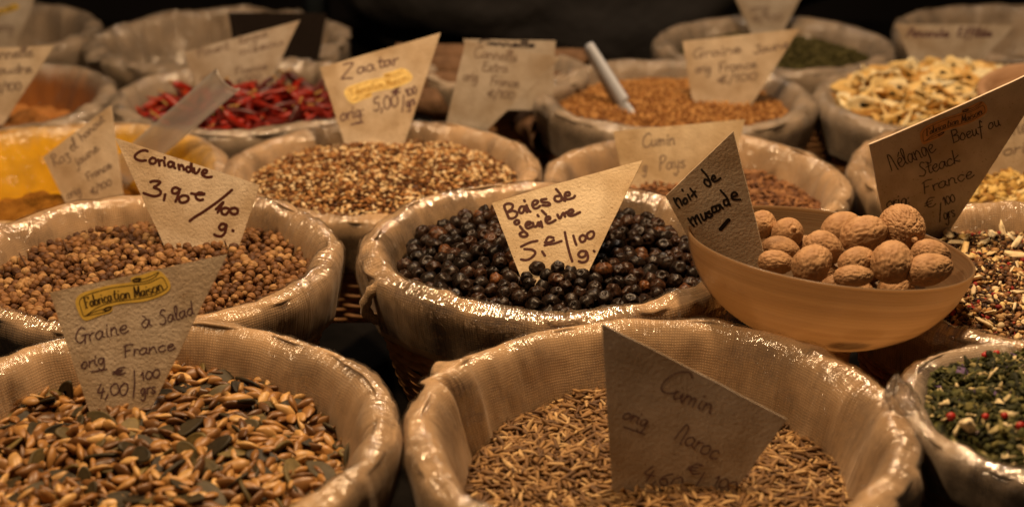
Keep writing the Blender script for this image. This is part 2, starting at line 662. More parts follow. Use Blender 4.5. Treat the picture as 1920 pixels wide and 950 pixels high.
def rot_mat(rz, tilt, az, roll):
    Rz = np.array(Matrix.Rotation(rz, 3, 'Z'))
    T = np.array(Matrix.Rotation(tilt, 3, Vector((math.cos(az), math.sin(az), 0))))
    Rx = np.array(Matrix.Rotation(roll, 3, 'X'))
    return T @ Rz @ Rx


OCCL = []   # (polygon in photo pixels, depth): cards and the bowl, so that single grains are chosen where they show


def inside(poly, x, y):
    c = False
    n = len(poly)
    for i in range(n):
        x1, y1 = poly[i]
        x2, y2 = poly[(i + 1) % n]
        if (y1 > y) != (y2 > y) and x < (x2 - x1) * (y - y1) / (y2 - y1) + x1: c = not c
    return c


def visible(p):
    x, y, d = to_px(p)
    if x < -5 or x > 1925 or y < -5 or y > 955: return False
    for poly, dep in OCCL:
        if d > dep and inside(poly, x, y): return False
    return True


class Heap:
    """Surface of the spice inside a basket: z(x, y) round the basket's centre."""
    def __init__(s, c, rc, z, dome=0.0, rough=0.002, tilt=(0, 0), seed=0):
        s.c, s.rc, s.z, s.dome, s.rough, s.tilt, s.seed = c, rc, z, dome, rough, tilt, seed

    def h(s, x, y):
        dx, dy = x - s.c[0], y - s.c[1]
        q = (dx * dx + dy * dy) / s.rc ** 2
        return s.z + s.dome * (1 - q) + s.tilt[0] * dx + s.tilt[1] * dy + s.rough * noise.noise(Vector((dx * 45 + s.seed, dy * 45, s.seed))) + 0.5 * s.rough * noise.noise(Vector((dx * 110, dy * 110 + s.seed, 2)))

    def points(s, dmin, tries, rmax=1.0):
        cell = dmin / 1.4143
        grid = {}
        pts = []
        for _ in range(tries):
            a, q = rng.uniform(0, 2 * math.pi), math.sqrt(rng.uniform()) * s.rc * rmax
            x, y = q * math.cos(a), q * math.sin(a)
            i, j = int(x // cell), int(y // cell)
            ok = True
            for ii in range(i - 2, i + 3):
                for jj in range(j - 2, j + 3):
                    for (u, v) in grid.get((ii, jj), ()):
                        if (u - x) ** 2 + (v - y) ** 2 < dmin * dmin:
                            ok = False
                            break
                    if not ok: break
                if not ok: break
            if ok:
                grid.setdefault((i, j), []).append((x, y))
                pts.append((x + s.c[0], y + s.c[1]))
        return pts

    def base(s, off=0.0, n=40, m=96):
        V = [(s.c[0], s.c[1], s.h(*s.c[:2]) - off)]
        for k in range(1, n + 1):
            q = s.rc * 1.02 * k / n
            for i in range(m):
                a = 2 * math.pi * i / m
                x, y = s.c[0] + q * math.cos(a), s.c[1] + q * math.sin(a)
                V.append((x, y, s.h(x, y) - off))
        T = [[0, 1 + i, 1 + (i + 1) % m] for i in range(m)]
        for k in range(n - 1):
            for i in range(m):
                a, b = 1 + k * m + i, 1 + k * m + (i + 1) % m
                c, d = a + m, b + m
                T += [[a, c, d], [a, d, b]]
        # a skirt down to a floor so that the heap has a body
        e = 1 + (n - 1) * m
        k0 = len(V)
        for i in range(m):
            V.append((V[e + i][0] * 1.0, V[e + i][1], V[e + i][2] - 0.02))
        for i in range(m):
            a, b = e + i, e + (i + 1) % m
            T += [[a, k0 + i, k0 + (i + 1) % m], [a, k0 + (i + 1) % m, b]]
        V.append((s.c[0], s.c[1], V[e][2] - 0.02))
        for i in range(m): T.append([len(V) - 1, k0 + (i + 1) % m, k0 + i])
        return np.array(V), np.array(T)


def fill(heap, shapes, mats, size, dmin, name, label, cat, group, stuff_name, stuff_label, stuff_cat, tries=30000, n_single=300, lift=0.3,
         tilt=0.35, roll=None, layers=1, var=0.15, rmax=0.97, base_off=None, under=0.8, zscale=1.0, base_rnd=None, skip=None, single_top=True, extra=None):
    """Pour grains on the heap: n_single of those that show largest as objects, all others with the heap's body in one stuff mesh."""
    recs = []
    for L in range(layers):
        pts = heap.points(dmin, tries, rmax)
        for (x, y) in pts:
            s = size * (1 + var * rng.normal())
            z = heap.h(x, y) + lift * size - L * under * size * zscale
            ro = rng.uniform(0, 6.28) if roll is None else rng.normal() * roll
            M = rot_mat(rng.uniform(0, 6.28), rng.normal() * tilt, rng.uniform(0, 6.28), ro)
            recs.append((L, (x, y, z), M, s, int(rng.integers(len(shapes)))))
    if extra: recs += extra
    cand = []
    if n_single:
        for i, r in enumerate(recs):
            if r[0] <= 0 and visible(r[1]): cand.append((to_px(r[1])[2] / r[3], i))
        cand.sort()
    singles = [i for _, i in cand[:n_single]]
    ss = set(singles)
    protos = {}
    for i in singles:
        L, p, M, s, k = recs[i]
        if k not in protos:
            o = obj(name, shapes[k][0], shapes[k][1], mats[0])
            tag(o, label, cat, group)
            protos[k] = o
        else:
            o = protos[k].copy()
            col.objects.link(o)
        m4 = Matrix([list(M[r]) + [p[r]] for r in range(3)] + [[0, 0, 0, 1]])
        o.matrix_world = m4 @ Matrix.Scale(s, 4)
    Vs, Fs, Rn = [], [], []
    n0 = 0
    bV, bF = heap.base(size * under * zscale * (layers - 0.6) if base_off is None else base_off)
    Vs.append(bV); Fs.append(bF); Rn.append(rng.uniform(0, 1, len(bV)) if base_rnd is None else np.full(len(bV), base_rnd)); n0 += len(bV)
    for i, (L, p, M, s, k) in enumerate(recs):
        if i in ss: continue
        sv, sf = shapes[k]
        Vs.append(sv @ M.T * s + np.array(p)); Fs.append(sf + n0); Rn.append(np.full(len(sv), rng.uniform()))
        n0 += len(sv)
    o = obj(stuff_name, np.concatenate(Vs), np.concatenate(Fs), mats[1], rnd=np.concatenate(Rn))
    tag(o, stuff_label, stuff_cat, None, "stuff")
    return o


# ------------------------------------------------------------------ baskets
PROF_IN = [(0.0, -0.66), (0.45, -0.65), (0.66, -0.60), (0.735, -0.42), (0.78, -0.28), (0.815, -0.16), (0.845, -0.07), (0.877, -0.018), (0.917, 0.006), (0.957, 0.000), (0.99, -0.030),
           (1.004, -0.085), (0.995, -0.16), (0.98, -0.24), (0.965, -0.30), (0.95, -0.34)]


def basket(x, y, R, label, seed, mat=None, film=None, nu=300, lump=1.0, thick=1.0, group="wicker baskets lined with linen", z0=0.0, fade_in=None, crease=(), profile=None, tilt=(0, 0)):
    root = empty("basket", (x, y, table_z(y + 0.05)))
    tag(root, label, "basket", group)
    zr = -table_z(y + 0.05) + z0
    prof = profile or PROF_IN
    prof = [((1 - (1 - a) * thick) if a > 0.7 else a * (1 - 0.3 * thick) / 0.7, b) for a, b in prof]
    P = smooth_poly(prof, 4)
    nv = len(P)
    arc = [0.0]
    for i in range(1, nv): arc.append(arc[-1] + float(np.linalg.norm(P[i] - P[i - 1])) * R)
    V, UV, VF, IN = [], [], [], []
    o1 = seed * 7.13
    for j, (pr, pz) in enumerate(P):
        for i in range(nu + 1):
            th = 2 * math.pi * i / nu
            c, s_ = math.cos(th), math.sin(th)
            wob = 0.020 * noise.noise(Vector((c * 1.3 + o1, s_ * 1.3, o1))) + 0.008 * noise.noise(Vector((c * 4 + o1, s_ * 4, 3)))
            zw = 0.028 * noise.noise(Vector((c * 1.1, s_ * 1.1 + o1, 5))) + 0.012 * noise.noise(Vector((c * 5, s_ * 5 + o1, 8)))
            w = min(1, max(0, (pr - 0.6) / 0.25))
            # folds run down the cloth on both sides of the rim; lumps of gathered cloth sit along the rim
            fold = 0.030 * noise.noise(Vector((c * 4.5 + o1, s_ * 4.5, 1 + 3 * (pr > .92) + pz * 2.0))) + 0.010 * noise.noise(Vector((c * 13, s_ * 13 + o1, 4 + pz * 4)))
            wr = 0.0035 * noise.noise(Vector((c * 16 + o1, s_ * 16, pz * 9)))
            for (ca, cw, cd) in crease:
                dth = (th - ca + math.pi) % (2 * math.pi) - math.pi
                fold -= cd * math.exp(-(dth / cw) ** 2)
            out_side = 1 if pr > 0.93 and pz < -0.02 else -1
            rr = R * (pr + w * (wob + lump * (out_side * fold + wr)))
            zz = R * (pz + w * (zw + lump * 0.5 * fold + 0.6 * wr)) + tilt[0] * rr * c + tilt[1] * rr * s_
            V.append((rr * c, rr * s_, zz + zr))
            UV.append((th * R * 0.9, arc[j]))
            IN.append(1.0 if pr < 0.93 else 0.0)
    Fc = grid_faces(nu + 1, nv, closed_u=False)
    lining = obj("cloth_lining", V, Fc, mat or M_cloth, root, uv=UV, rnd=IN)
    mod = lining.modifiers.new("thickness", 'SOLIDIFY')
    mod.thickness = 0.0008
    mod.offset = 1
    # cling film stretched over the rim
    if film:
        VV = np.array(V)
        lo = int(nv * 0.22)
        hi = int(nv * 0.93)
        nrm = np.zeros_like(VV)
        me = lining.data
        for k, v in enumerate(me.vertices): nrm[k] = v.normal
        ring = VV.reshape(nv, nu + 1, 3)[lo:hi]
        nr = nrm.reshape(nv, nu + 1, 3)[lo:hi].copy()
        flip = np.sign((nr * np.array([0, 0, 1])).sum(2)[ring.shape[0] // 2].mean())
        FV = []
        for j in range(ring.shape[0]):
            for i in range(nu + 1):
                th = 2 * math.pi * i / nu
                a = 0.0010 + 0.0003 * noise.noise(Vector((math.cos(th) * 30 + o1, math.sin(th) * 30, j * 0.16))) + 0.0006 * noise.noise(Vector((math.cos(th) * 9, math.sin(th) * 9 + o1, j * 0.5)))
                FV.append(ring[j, i] + nr[j, i] * flip * max(0.0004, a))
        uvf = np.array(UV).reshape(nv, nu + 1, 2)[lo:hi].reshape(-1, 2)
        obj("plastic_film", FV, grid_faces(nu + 1, ring.shape[0], closed_u=False), film, root, uv=uvf)
    # woven body
    rows, nst = 26, 30
    V = []
    m = nst * 6
    for j in range(rows * 4 + 1):
        t = j / (rows * 4)
        pr = 0.76 + 0.175 * t ** 0.8
        z = (1 - t) * 0.003 + t * (zr - 0.12 * R)
        row = j // 4
        hump = math.sin(math.pi * (j % 4) / 4)
        for i in range(m):
            th = 2 * math.pi * i / m
            wv = 0.016 * math.cos(th * nst / 2 * 1.0 + math.pi * row) + 0.012 * hump
            V.append((R * (pr + wv) * math.cos(th), R * (pr + wv) * math.sin(th), z))
    T = grid_faces(m, rows * 4 + 1).tolist()
    V.append((0, 0, 0.003))
    for i in range(m): T.append([len(V) - 1, (i + 1) % m, i])
    obj("wicker_body", V, np.array(T), M_wicker, root)
    return root


def pxX(px, y, z=0.0):
    """x of photo column px at distance y, height z."""
    d = y * math.cos(PITCH) - (z - H) * math.sin(PITCH)
    return (px - 960) / F * d


K = 0.32 / 0.45
B = {}
B['juniper'] = (0.032 * K, 1.162 * K, 0.155 * K)
B['zaatar'] = (-0.118 * K, 1.355 * K, 0.145 * K)
B['mustard'] = (0.17 * K, 1.595 * K, 0.148 * K)
B['green'] = (0.311 * K, 1.819 * K, 0.142 * K)
B['carvi'] = (0.165 * K, 1.321 * K, 0.137 * K)
B['cumin'] = (0.091 * K, 0.858 * K, 0.159 * K)
B['coriander'] = (-0.285 * K, 1.138 * K, 0.150 * K)
B['seeds'] = (-0.225 * K, 0.852 * K, 0.155 * K)
B['chili'] = (-0.277 * K, 1.596 * K, 0.146 * K)
B['yellow'] = (pxX(112, 0.955), 0.955, 0.108)
B['brown'] = (pxX(-50, 1.125), 1.125, 0.105)
B['almond'] = (pxX(1795, 1.125), 1.125, 0.106)
B['onion'] = (pxX(1905, 0.955), 0.955, 0.106)
B['steak'] = (pxX(1965, 0.785), 0.785, 0.112)
B['herb'] = (pxX(2008, 0.622), 0.622, 0.076)
B['farleft'] = (pxX(-45, 1.34), 1.34, 0.106)
B['beige'] = (pxX(408, 1.31), 1.31, 0.112)
B['farright'] = (pxX(1905, 1.335), 1.335, 0.105)
B['sticks'] = (pxX(950, 1.205), 1.205, 0.066)

# the rows behind stand on the lower tier: their rims lie lower and so a little farther off
ROWS = {k: 1.09 for k in ('zaatar', 'carvi', 'yellow', 'onion')}
ROWS.update({k: 1.12 for k in ('mustard', 'chili', 'brown', 'almond', 'sticks')})
ROWS.update({k: 1.15 for k in ('green', 'beige', 'farleft', 'farright')})
Z0 = {}
for k in B:
    f = ROWS.get(k, 1.0)
    B[k] = tuple(v * f for v in B[k])
    Z0[k] = H - H * f

basket(*B['cumin'], "large linen lined basket of cumin seeds behind a shaded card, frontmost in the middle", 1, z0=Z0['cumin'], film=M_film, nu=420, crease=((R_(158), 0.035, 0.055), (R_(151), 0.05, -0.03)))
basket(*B['seeds'], "linen lined basket of mixed sunflower and pumpkin seeds in the front", 2, z0=Z0['seeds'], film=M_film2, nu=420)
basket(*B['juniper'], "linen lined wicker basket of black juniper berries with shiny cling film on its rim", 3, z0=Z0['juniper'], film=M_film_bright, nu=420)
basket(*B['coriander'], "linen lined basket of round brown coriander seeds", 4, z0=Z0['coriander'], film=M_film, nu=360)
basket(*B['zaatar'], "linen lined basket heaped with pale sesame and thyme mix", 5, z0=Z0['zaatar'], film=M_film2)
basket(*B['carvi'], "linen lined basket of reddish brown caraway seeds behind the nutmeg bowl", 6, z0=Z0['carvi'], film=M_film2)
basket(*B['mustard'], "linen lined basket of tan seeds with a white spoon stuck in", 7, z0=Z0['mustard'], mat=M_cloth_grey, film=M_film2)
basket(*B['green'], "linen lined basket of dull green dried herbs far back", 8, z0=Z0['green'], mat=M_cloth_grey, film=M_film2)
basket(*B['chili'], "linen lined basket filled with red dried chillies", 9, z0=Z0['chili'], mat=M_cloth_grey, film=M_film)
basket(*B['yellow'], "basket with yellow stained lining holding ochre spice powder", 10, z0=Z0['yellow'], mat=M_cloth_yellow, film=M_film2)
basket(*B['brown'], "basket of orange brown powder behind the yellow stained one", 11, z0=Z0['brown'], mat=M_cloth_brown, film=M_film)
basket(*B['almond'], "linen lined basket heaped with pale flaked almonds", 12, z0=Z0['almond'], mat=M_cloth_grey, film=M_film2)
basket(*B['onion'], "basket of golden dried flakes half hidden by the dark steak seasoning card", 13, z0=Z0['onion'], film=M_film2)
basket(*B['steak'], "basket of mixed peppery steak seasoning beside the nutmeg bowl", 14, z0=Z0['steak'], film=M_film)
basket(*B['herb'], "small film wrapped basket of green herbs dotted with red berries", 15, z0=Z0['herb'], mat=M_cloth_grey, film=M_film_bright, thick=1.15)
basket(*B['farleft'], "grey beige lined basket at the very back behind the brown powder", 16, z0=Z0['farleft'], mat=M_cloth_grey, film=M_film2)
basket(*B['beige'], "seemingly empty beige lined basket behind the red chillies", 17, z0=Z0['beige'], mat=M_cloth_grey, film=M_film2, lump=3.0)
basket(*B['farright'], "grey lined basket at the back behind the flaked almonds", 18, z0=Z0['farright'], mat=M_cloth_grey, film=M_film2)
basket(*B['sticks'], "small basket holding brown cinnamon bark sticks behind the sesame mix", 19, z0=Z0['sticks'], mat=M_cloth_grey)

# a knotted drawstring hangs from the juniper basket's cloth
jb = [o for o in col.objects if o.name.startswith("basket") and "juniper" in o.get("label", "")][0]
q = on_y(716, 566, 0.775)
pth, rad = [], []
for k in range(26):
    a = 2 * math.pi * k / 25
    pth.append((q.x - jb.location.x + 0.0085 * math.cos(a) * (1 + 0.1 * math.sin(2 * a)), q.y - jb.location.y + 0.005 * math.cos(a + 0.6), q.z - jb.location.z + 0.011 * math.sin(a)))
    rad.append(0.0030 + 0.0006 * math.sin(9 * a))
V, Fc = tube(pth, rad, 10)
V = V + 0.0006 * np.stack([nvec(V, 260, 1.0), nvec(V, 260, 5.0), nvec(V, 260, 9.0)], 1)
obj("drawstring", V, Fc, M_cloth, jb, uv=np.stack([V[:, 0], V[:, 2]], 1))

# ------------------------------------------------------------------ handwriting
GL = {
 'a': ([[(.75, .8), (.45, 1), (.1, .7), (.08, .25), (.3, 0), (.6, .25), (.78, .95), (.75, .3), (.95, .05)]], 1.0),
 'b': ([[(.1, 2), (.08, .1), (.12, .5), (.4, 1), (.75, .7), (.65, .15), (.3, 0), (.1, .2)]], .95),
 'c': ([[(.75, .8), (.45, 1), (.1, .6), (.2, .1), (.5, 0), (.85, .2)]], .9),
 'd': ([[(.75, .8), (.4, 1), (.08, .6), (.2, .05), (.5, .1), (.75, .7), (.8, 2), (.78, .3), (.95, .05)]], 1.0),
 'e': ([[(.1, .45), (.6, .6), (.7, .85), (.45, 1), (.12, .65), (.2, .1), (.5, 0), (.9, .25)]], .9),
 'f': ([[(.75, 1.75), (.5, 2), (.38, 1.5), (.3, -.7)], [(.05, 1), (.65, 1.05)]], .7),
 'g': ([[(.75, .8), (.4, 1), (.08, .6), (.2, .05), (.5, .1), (.76, .9), (.7, -.6), (.4, -1), (.05, -.7)]], .95),
 'h': ([[(.1, 2), (.1, 0)], [(.1, .5), (.4, 1), (.7, .75), (.72, 0)]], .9),
 'i': ([[(.2, 1), (.18, .2), (.4, 0)], [(.22, 1.45), (.26, 1.55)]], .5),
 'j': ([[(.35, 1), (.3, -.6), (.05, -.95), (-.15, -.7)], [(.36, 1.45), (.4, 1.55)]], .55),
 'k': ([[(.1, 2), (.1, 0)], [(.7, 1), (.12, .5), (.75, 0)]], .85),
 'l': ([[(.1, .3), (.4, 1.5), (.28, 2), (.12, 1.5), (.15, .2), (.4, 0)]], .5),
 'm': ([[(.08, 1), (.1, 0)], [(.1, .6), (.35, 1), (.5, .7), (.5, 0)], [(.5, .6), (.75, 1), (.92, .7), (.95, 0)]], 1.15),
 'n': ([[(.08, 1), (.1, 0)], [(.1, .6), (.4, 1), (.65, .7), (.7, .1), (.85, 0)]], .92),
 'o': ([[(.45, 1), (.1, .65), (.15, .1), (.5, 0), (.8, .4), (.7, .9), (.45, 1), (.35, .9)]], .95),
 'p': ([[(.1, 1), (.08, -.9)], [(.1, .6), (.4, 1), (.75, .65), (.55, .08), (.12, .2)]], .95),
 'r': ([[(.1, 1), (.12, 0)], [(.12, .5), (.3, .9), (.6, .95)]], .65),
 's': ([[(.65, .85), (.4, 1), (.15, .75), (.4, .5), (.65, .25), (.4, 0), (.08, .15)]], .75),
 't': ([[(.3, 1.7), (.25, .3), (.45, 0), (.65, .15)], [(.02, 1.05), (.65, 1.1)]], .7),
 'u': ([[(.1, 1), (.1, .3), (.3, 0), (.6, .3), (.7, 1), (.7, .3), (.9, 0)]], .95),
 'v': ([[(.08, 1), (.35, 0), (.65, 1), (.8, .95)]], .8),
 'x': ([[(.08, 1), (.7, 0)], [(.7, 1), (.08, 0)]], .8),
 'y': ([[(.1, 1), (.15, .4), (.4, .15), (.65, .5)], [(.7, 1), (.6, -.5), (.3, -1), (.05, -.7)]], .85),
 'z': ([[(.1, 1), (.65, 1), (.3, .5), (.6, .2), (.45, -.4), (.1, -.5)]], .8),
 'A': ([[(0, 0), (.55, 2), (1.0, 0)], [(.2, .7), (.85, .75)]], 1.15),
 'B': ([[(.1, 1.9), (.1, 0)], [(.1, 1.85), (.7, 1.9), (.75, 1.35), (.15, 1.05), (.85, .9), (.85, .2), (.1, 0)]], 1.05),
 'C': ([[(1.1, 1.8), (.8, 2.1), (.3, 1.7), (.05, .8), (.3, .05), (.8, 0), (1.15, .35)]], 1.2),
 'E': ([[(.8, 1.8), (.3, 1.9), (.15, 1.3), (.55, 1.05), (.12, .8), (.1, .15), (.5, 0), (.9, .2)]], 1.0),
 'F': ([[(.2, 1.7), (.15, 0)], [(.0, 1.75), (.5, 1.95), (1.0, 1.85)], [(.15, .95), (.65, 1.0)]], .95),
 'G': ([[(1.0, 1.7), (.6, 2.0), (.15, 1.5), (.05, .6), (.4, .05), (.85, .35), (.95, .9), (.9, -.2)], [(.6, .9), (1.15, .95)]], 1.25),
 'J': ([[(.3, 1.8), (.9, 1.85)], [(.65, 1.85), (.6, .3), (.3, 0), (.0, .3)]], .9),
 'M': ([[(.05, 0), (.25, 1.7), (.4, 1.95), (.6, 1.6), (.75, .1), (.85, -.2)]], 1.05),
 'P': ([[(.15, 1.9), (.1, 0)], [(.0, 1.75), (.5, 2), (.85, 1.6), (.55, 1.05), (.15, .95)]], .95),
 'R': ([[(.15, 1.9), (.1, 0)], [(.0, 1.8), (.5, 2), (.8, 1.55), (.2, 1.0), (.85, 0)]], 1.0),
 'S': ([[(.95, 1.75), (.6, 2), (.3, 1.6), (.6, 1.1), (.8, .5), (.5, 0), (.0, .15)]], 1.0),
 'Z': ([[(.1, 1.8), (.5, 1.9), (.95, 1.85), (.5, .9), (.05, 0), (.5, .1), (1.05, 0)]], 1.2),
 '0': ([[(.45, 1.5), (.1, 1.0), (.15, .2), (.5, 0), (.85, .5), (.75, 1.3), (.45, 1.5)]], .95),
 '1': ([[(.1, 1.1), (.4, 1.5), (.38, 0)]], .6),
 '3': ([[(.1, 1.4), (.7, 1.4), (.35, .85), (.75, .5), (.45, 0), (.02, .15)]], .85),
 '4': ([[(.35, 1.5), (.05, .5), (.8, .6)], [(.6, 1.0), (.5, -.3)]], .9),
 '5': ([[(.8, 1.5), (.25, 1.4), (.15, .85), (.65, .85), (.7, .25), (.35, -.05), (.0, .15)]], .9),
 '6': ([[(.7, 1.5), (.25, 1.0), (.1, .4), (.4, 0), (.75, .35), (.5, .75), (.15, .5)]], .9),
 ',': ([[(.2, .15), (.05, -.4)]], .4),
 '.': ([[(.1, .02), (.16, .1)]], .35),
 ':': ([[(.1, .1), (.15, .18)], [(.12, .85), (.17, .93)]], .35),
 '/': ([[(.5, 2), (.05, -.6)]], .55),
 '|': ([[(.12, 1.9), (.05, -1.5)]], .3),
 '-': ([[(.0, .5), (.6, .52)]], .7),
 '€': ([[(.9, 1.3), (.5, 1.4), (.2, .9), (.25, .2), (.6, 0), (.95, .2)], [(-.05, .85), (.7, .9)], [(-.05, .5), (.6, .52)]], 1.05),
 ' ': ([], .55),
 'H': ([[(.12, 0), (.12, 1.9)], [(.0, 1.88), (.95, 1.88), (.95, 1.5)], [(.12, 1.0), (.65, 1.0)], [(-.1, 0), (.4, 0)]], 1.0),
 'W': ([[(.12, 0), (.14, 1.9)], [(.14, 1.9), (.36, 1.2), (.6, .3)], [(.6, .3), (.85, 1.2), (1.06, 1.9)], [(1.06, 1.9), (1.1, 0)], [(-.05, 0), (.3, 0)], [(.95, 0), (1.28, 0)]], 1.35),
}
ACC = {'é': ('e', [(.45, 1.3), (.75, 1.65)]), 'è': ('e', [(.2, 1.65), (.5, 1.3)]), 'à': ('a', [(.2, 1.65), (.5, 1.3)])}


def write(text, p0, p1, xh, slant=0.1, jit=0.05, ysq=1.0):
    """Strokes (photo pixels) of a handwritten word whose baseline runs from p0 to p1."""
    strokes, x = [], 0.0
    for ch in text:
        extra = None
        if ch in ACC: ch, extra = ACC[ch]
        st, adv = GL[ch]
        for s in st + ([extra] if extra else []):
            strokes.append([(x + a + slant * b + random.uniform(-jit, jit), b * ysq + random.uniform(-jit, jit)) for a, b in s])
        x += adv
    L = max(x, 0.1)
    d = np.array(p1, float) - np.array(p0, float)
    n = math.hypot(*d)
    ux = d / L
    uy = np.array([d[1], -d[0]]) / n * xh
    return [[tuple(np.array(p0) + a * ux + b * uy) for a, b in s] for s in strokes]


def crop(o, s, pts):
    return [(o[0] + x / s, o[1] + y / s) for x, y in pts]


def ribbon(strokes3, hw, nrm, lift, name, mat, parent, origin, nib=None):
    """Flat pen strokes lying on a card; each point may thicken with the pen's angle."""
    V, T = [], []
    z = lift
    for P in strokes3:
        P = [np.array(p[:]) for p in P]
        n = len(P)
        base = len(V)
        N = np.array(nrm[:])
        for i in range(n):
            t = P[min(i + 1, n - 1)] - P[max(i - 1, 0)]
            t /= max(np.linalg.norm(t), 1e-9)
            s = np.cross(N, t)
            w = hw
            if nib is not None: w = hw * (0.30 + 0.95 * abs(float(np.dot(s, nib))))
            z += 1.2e-7
            V.append(P[i] + s * w + N * z - origin)
            V.append(P[i] - s * w + N * z - origin)
            if i:
                a = base + 2 * i
                T += [[a - 2, a - 1, a + 1], [a - 2, a + 1, a]]
        for e, sg in ((0, -1), (n - 1, 1)):
            t = P[min(e + 1, n - 1)] - P[max(e - 1, 0)]
            t /= max(np.linalg.norm(t), 1e-9)
            s = np.cross(N, t)
            w = hw * (0.6 if nib is not None else 1)
            c = len(V)
            V.append(P[e] + N * z - origin)
            for k in range(7):
                a = -math.pi / 2 + math.pi * k / 6
                V.append(P[e] + (s * math.sin(a) + t * sg * math.cos(a)) * w + N * z - origin)
            for k in range(6): T.append([c, c + 1 + k, c + 2 + k])
    return obj(name, V, np.array(T), mat, parent, smooth=False)


BANNER = [(183, 290), (190, 262), (215, 238), (280, 215), (380, 190), (490, 175), (492, 150), (560, 132), (620, 112), (655, 115), (685, 140), (705, 170), (713, 200), (700, 225), (660, 250), (600, 272), (540, 285), (470, 290), (400, 302), (388, 312),
          (390, 328), (370, 345), (320, 360), (270, 380), (240, 388), (215, 370), (195, 330)]
BAN_IN = [(205, 292), (212, 268), (240, 248), (300, 228), (385, 206), (500, 191), (590, 178), (650, 150), (672, 152), (690, 185), (692, 208), (650, 234), (590, 256), (470, 274), (385, 286), (300, 318), (237, 362), (222, 345), (205, 292)]
BAN_L = [[(237, 362), (290, 338), (345, 322), (380, 312)], [(237, 362), (300, 350), (360, 336), (384, 316)], [(500, 160), (560, 156), (610, 138), (645, 118)], [(505, 175), (570, 170), (620, 150), (648, 122)]]
BAN_F = [[(338, 328), (358, 316), (385, 312), (372, 328), (345, 334)], [(500, 166), (520, 155), (548, 156), (535, 168), (508, 172)]]


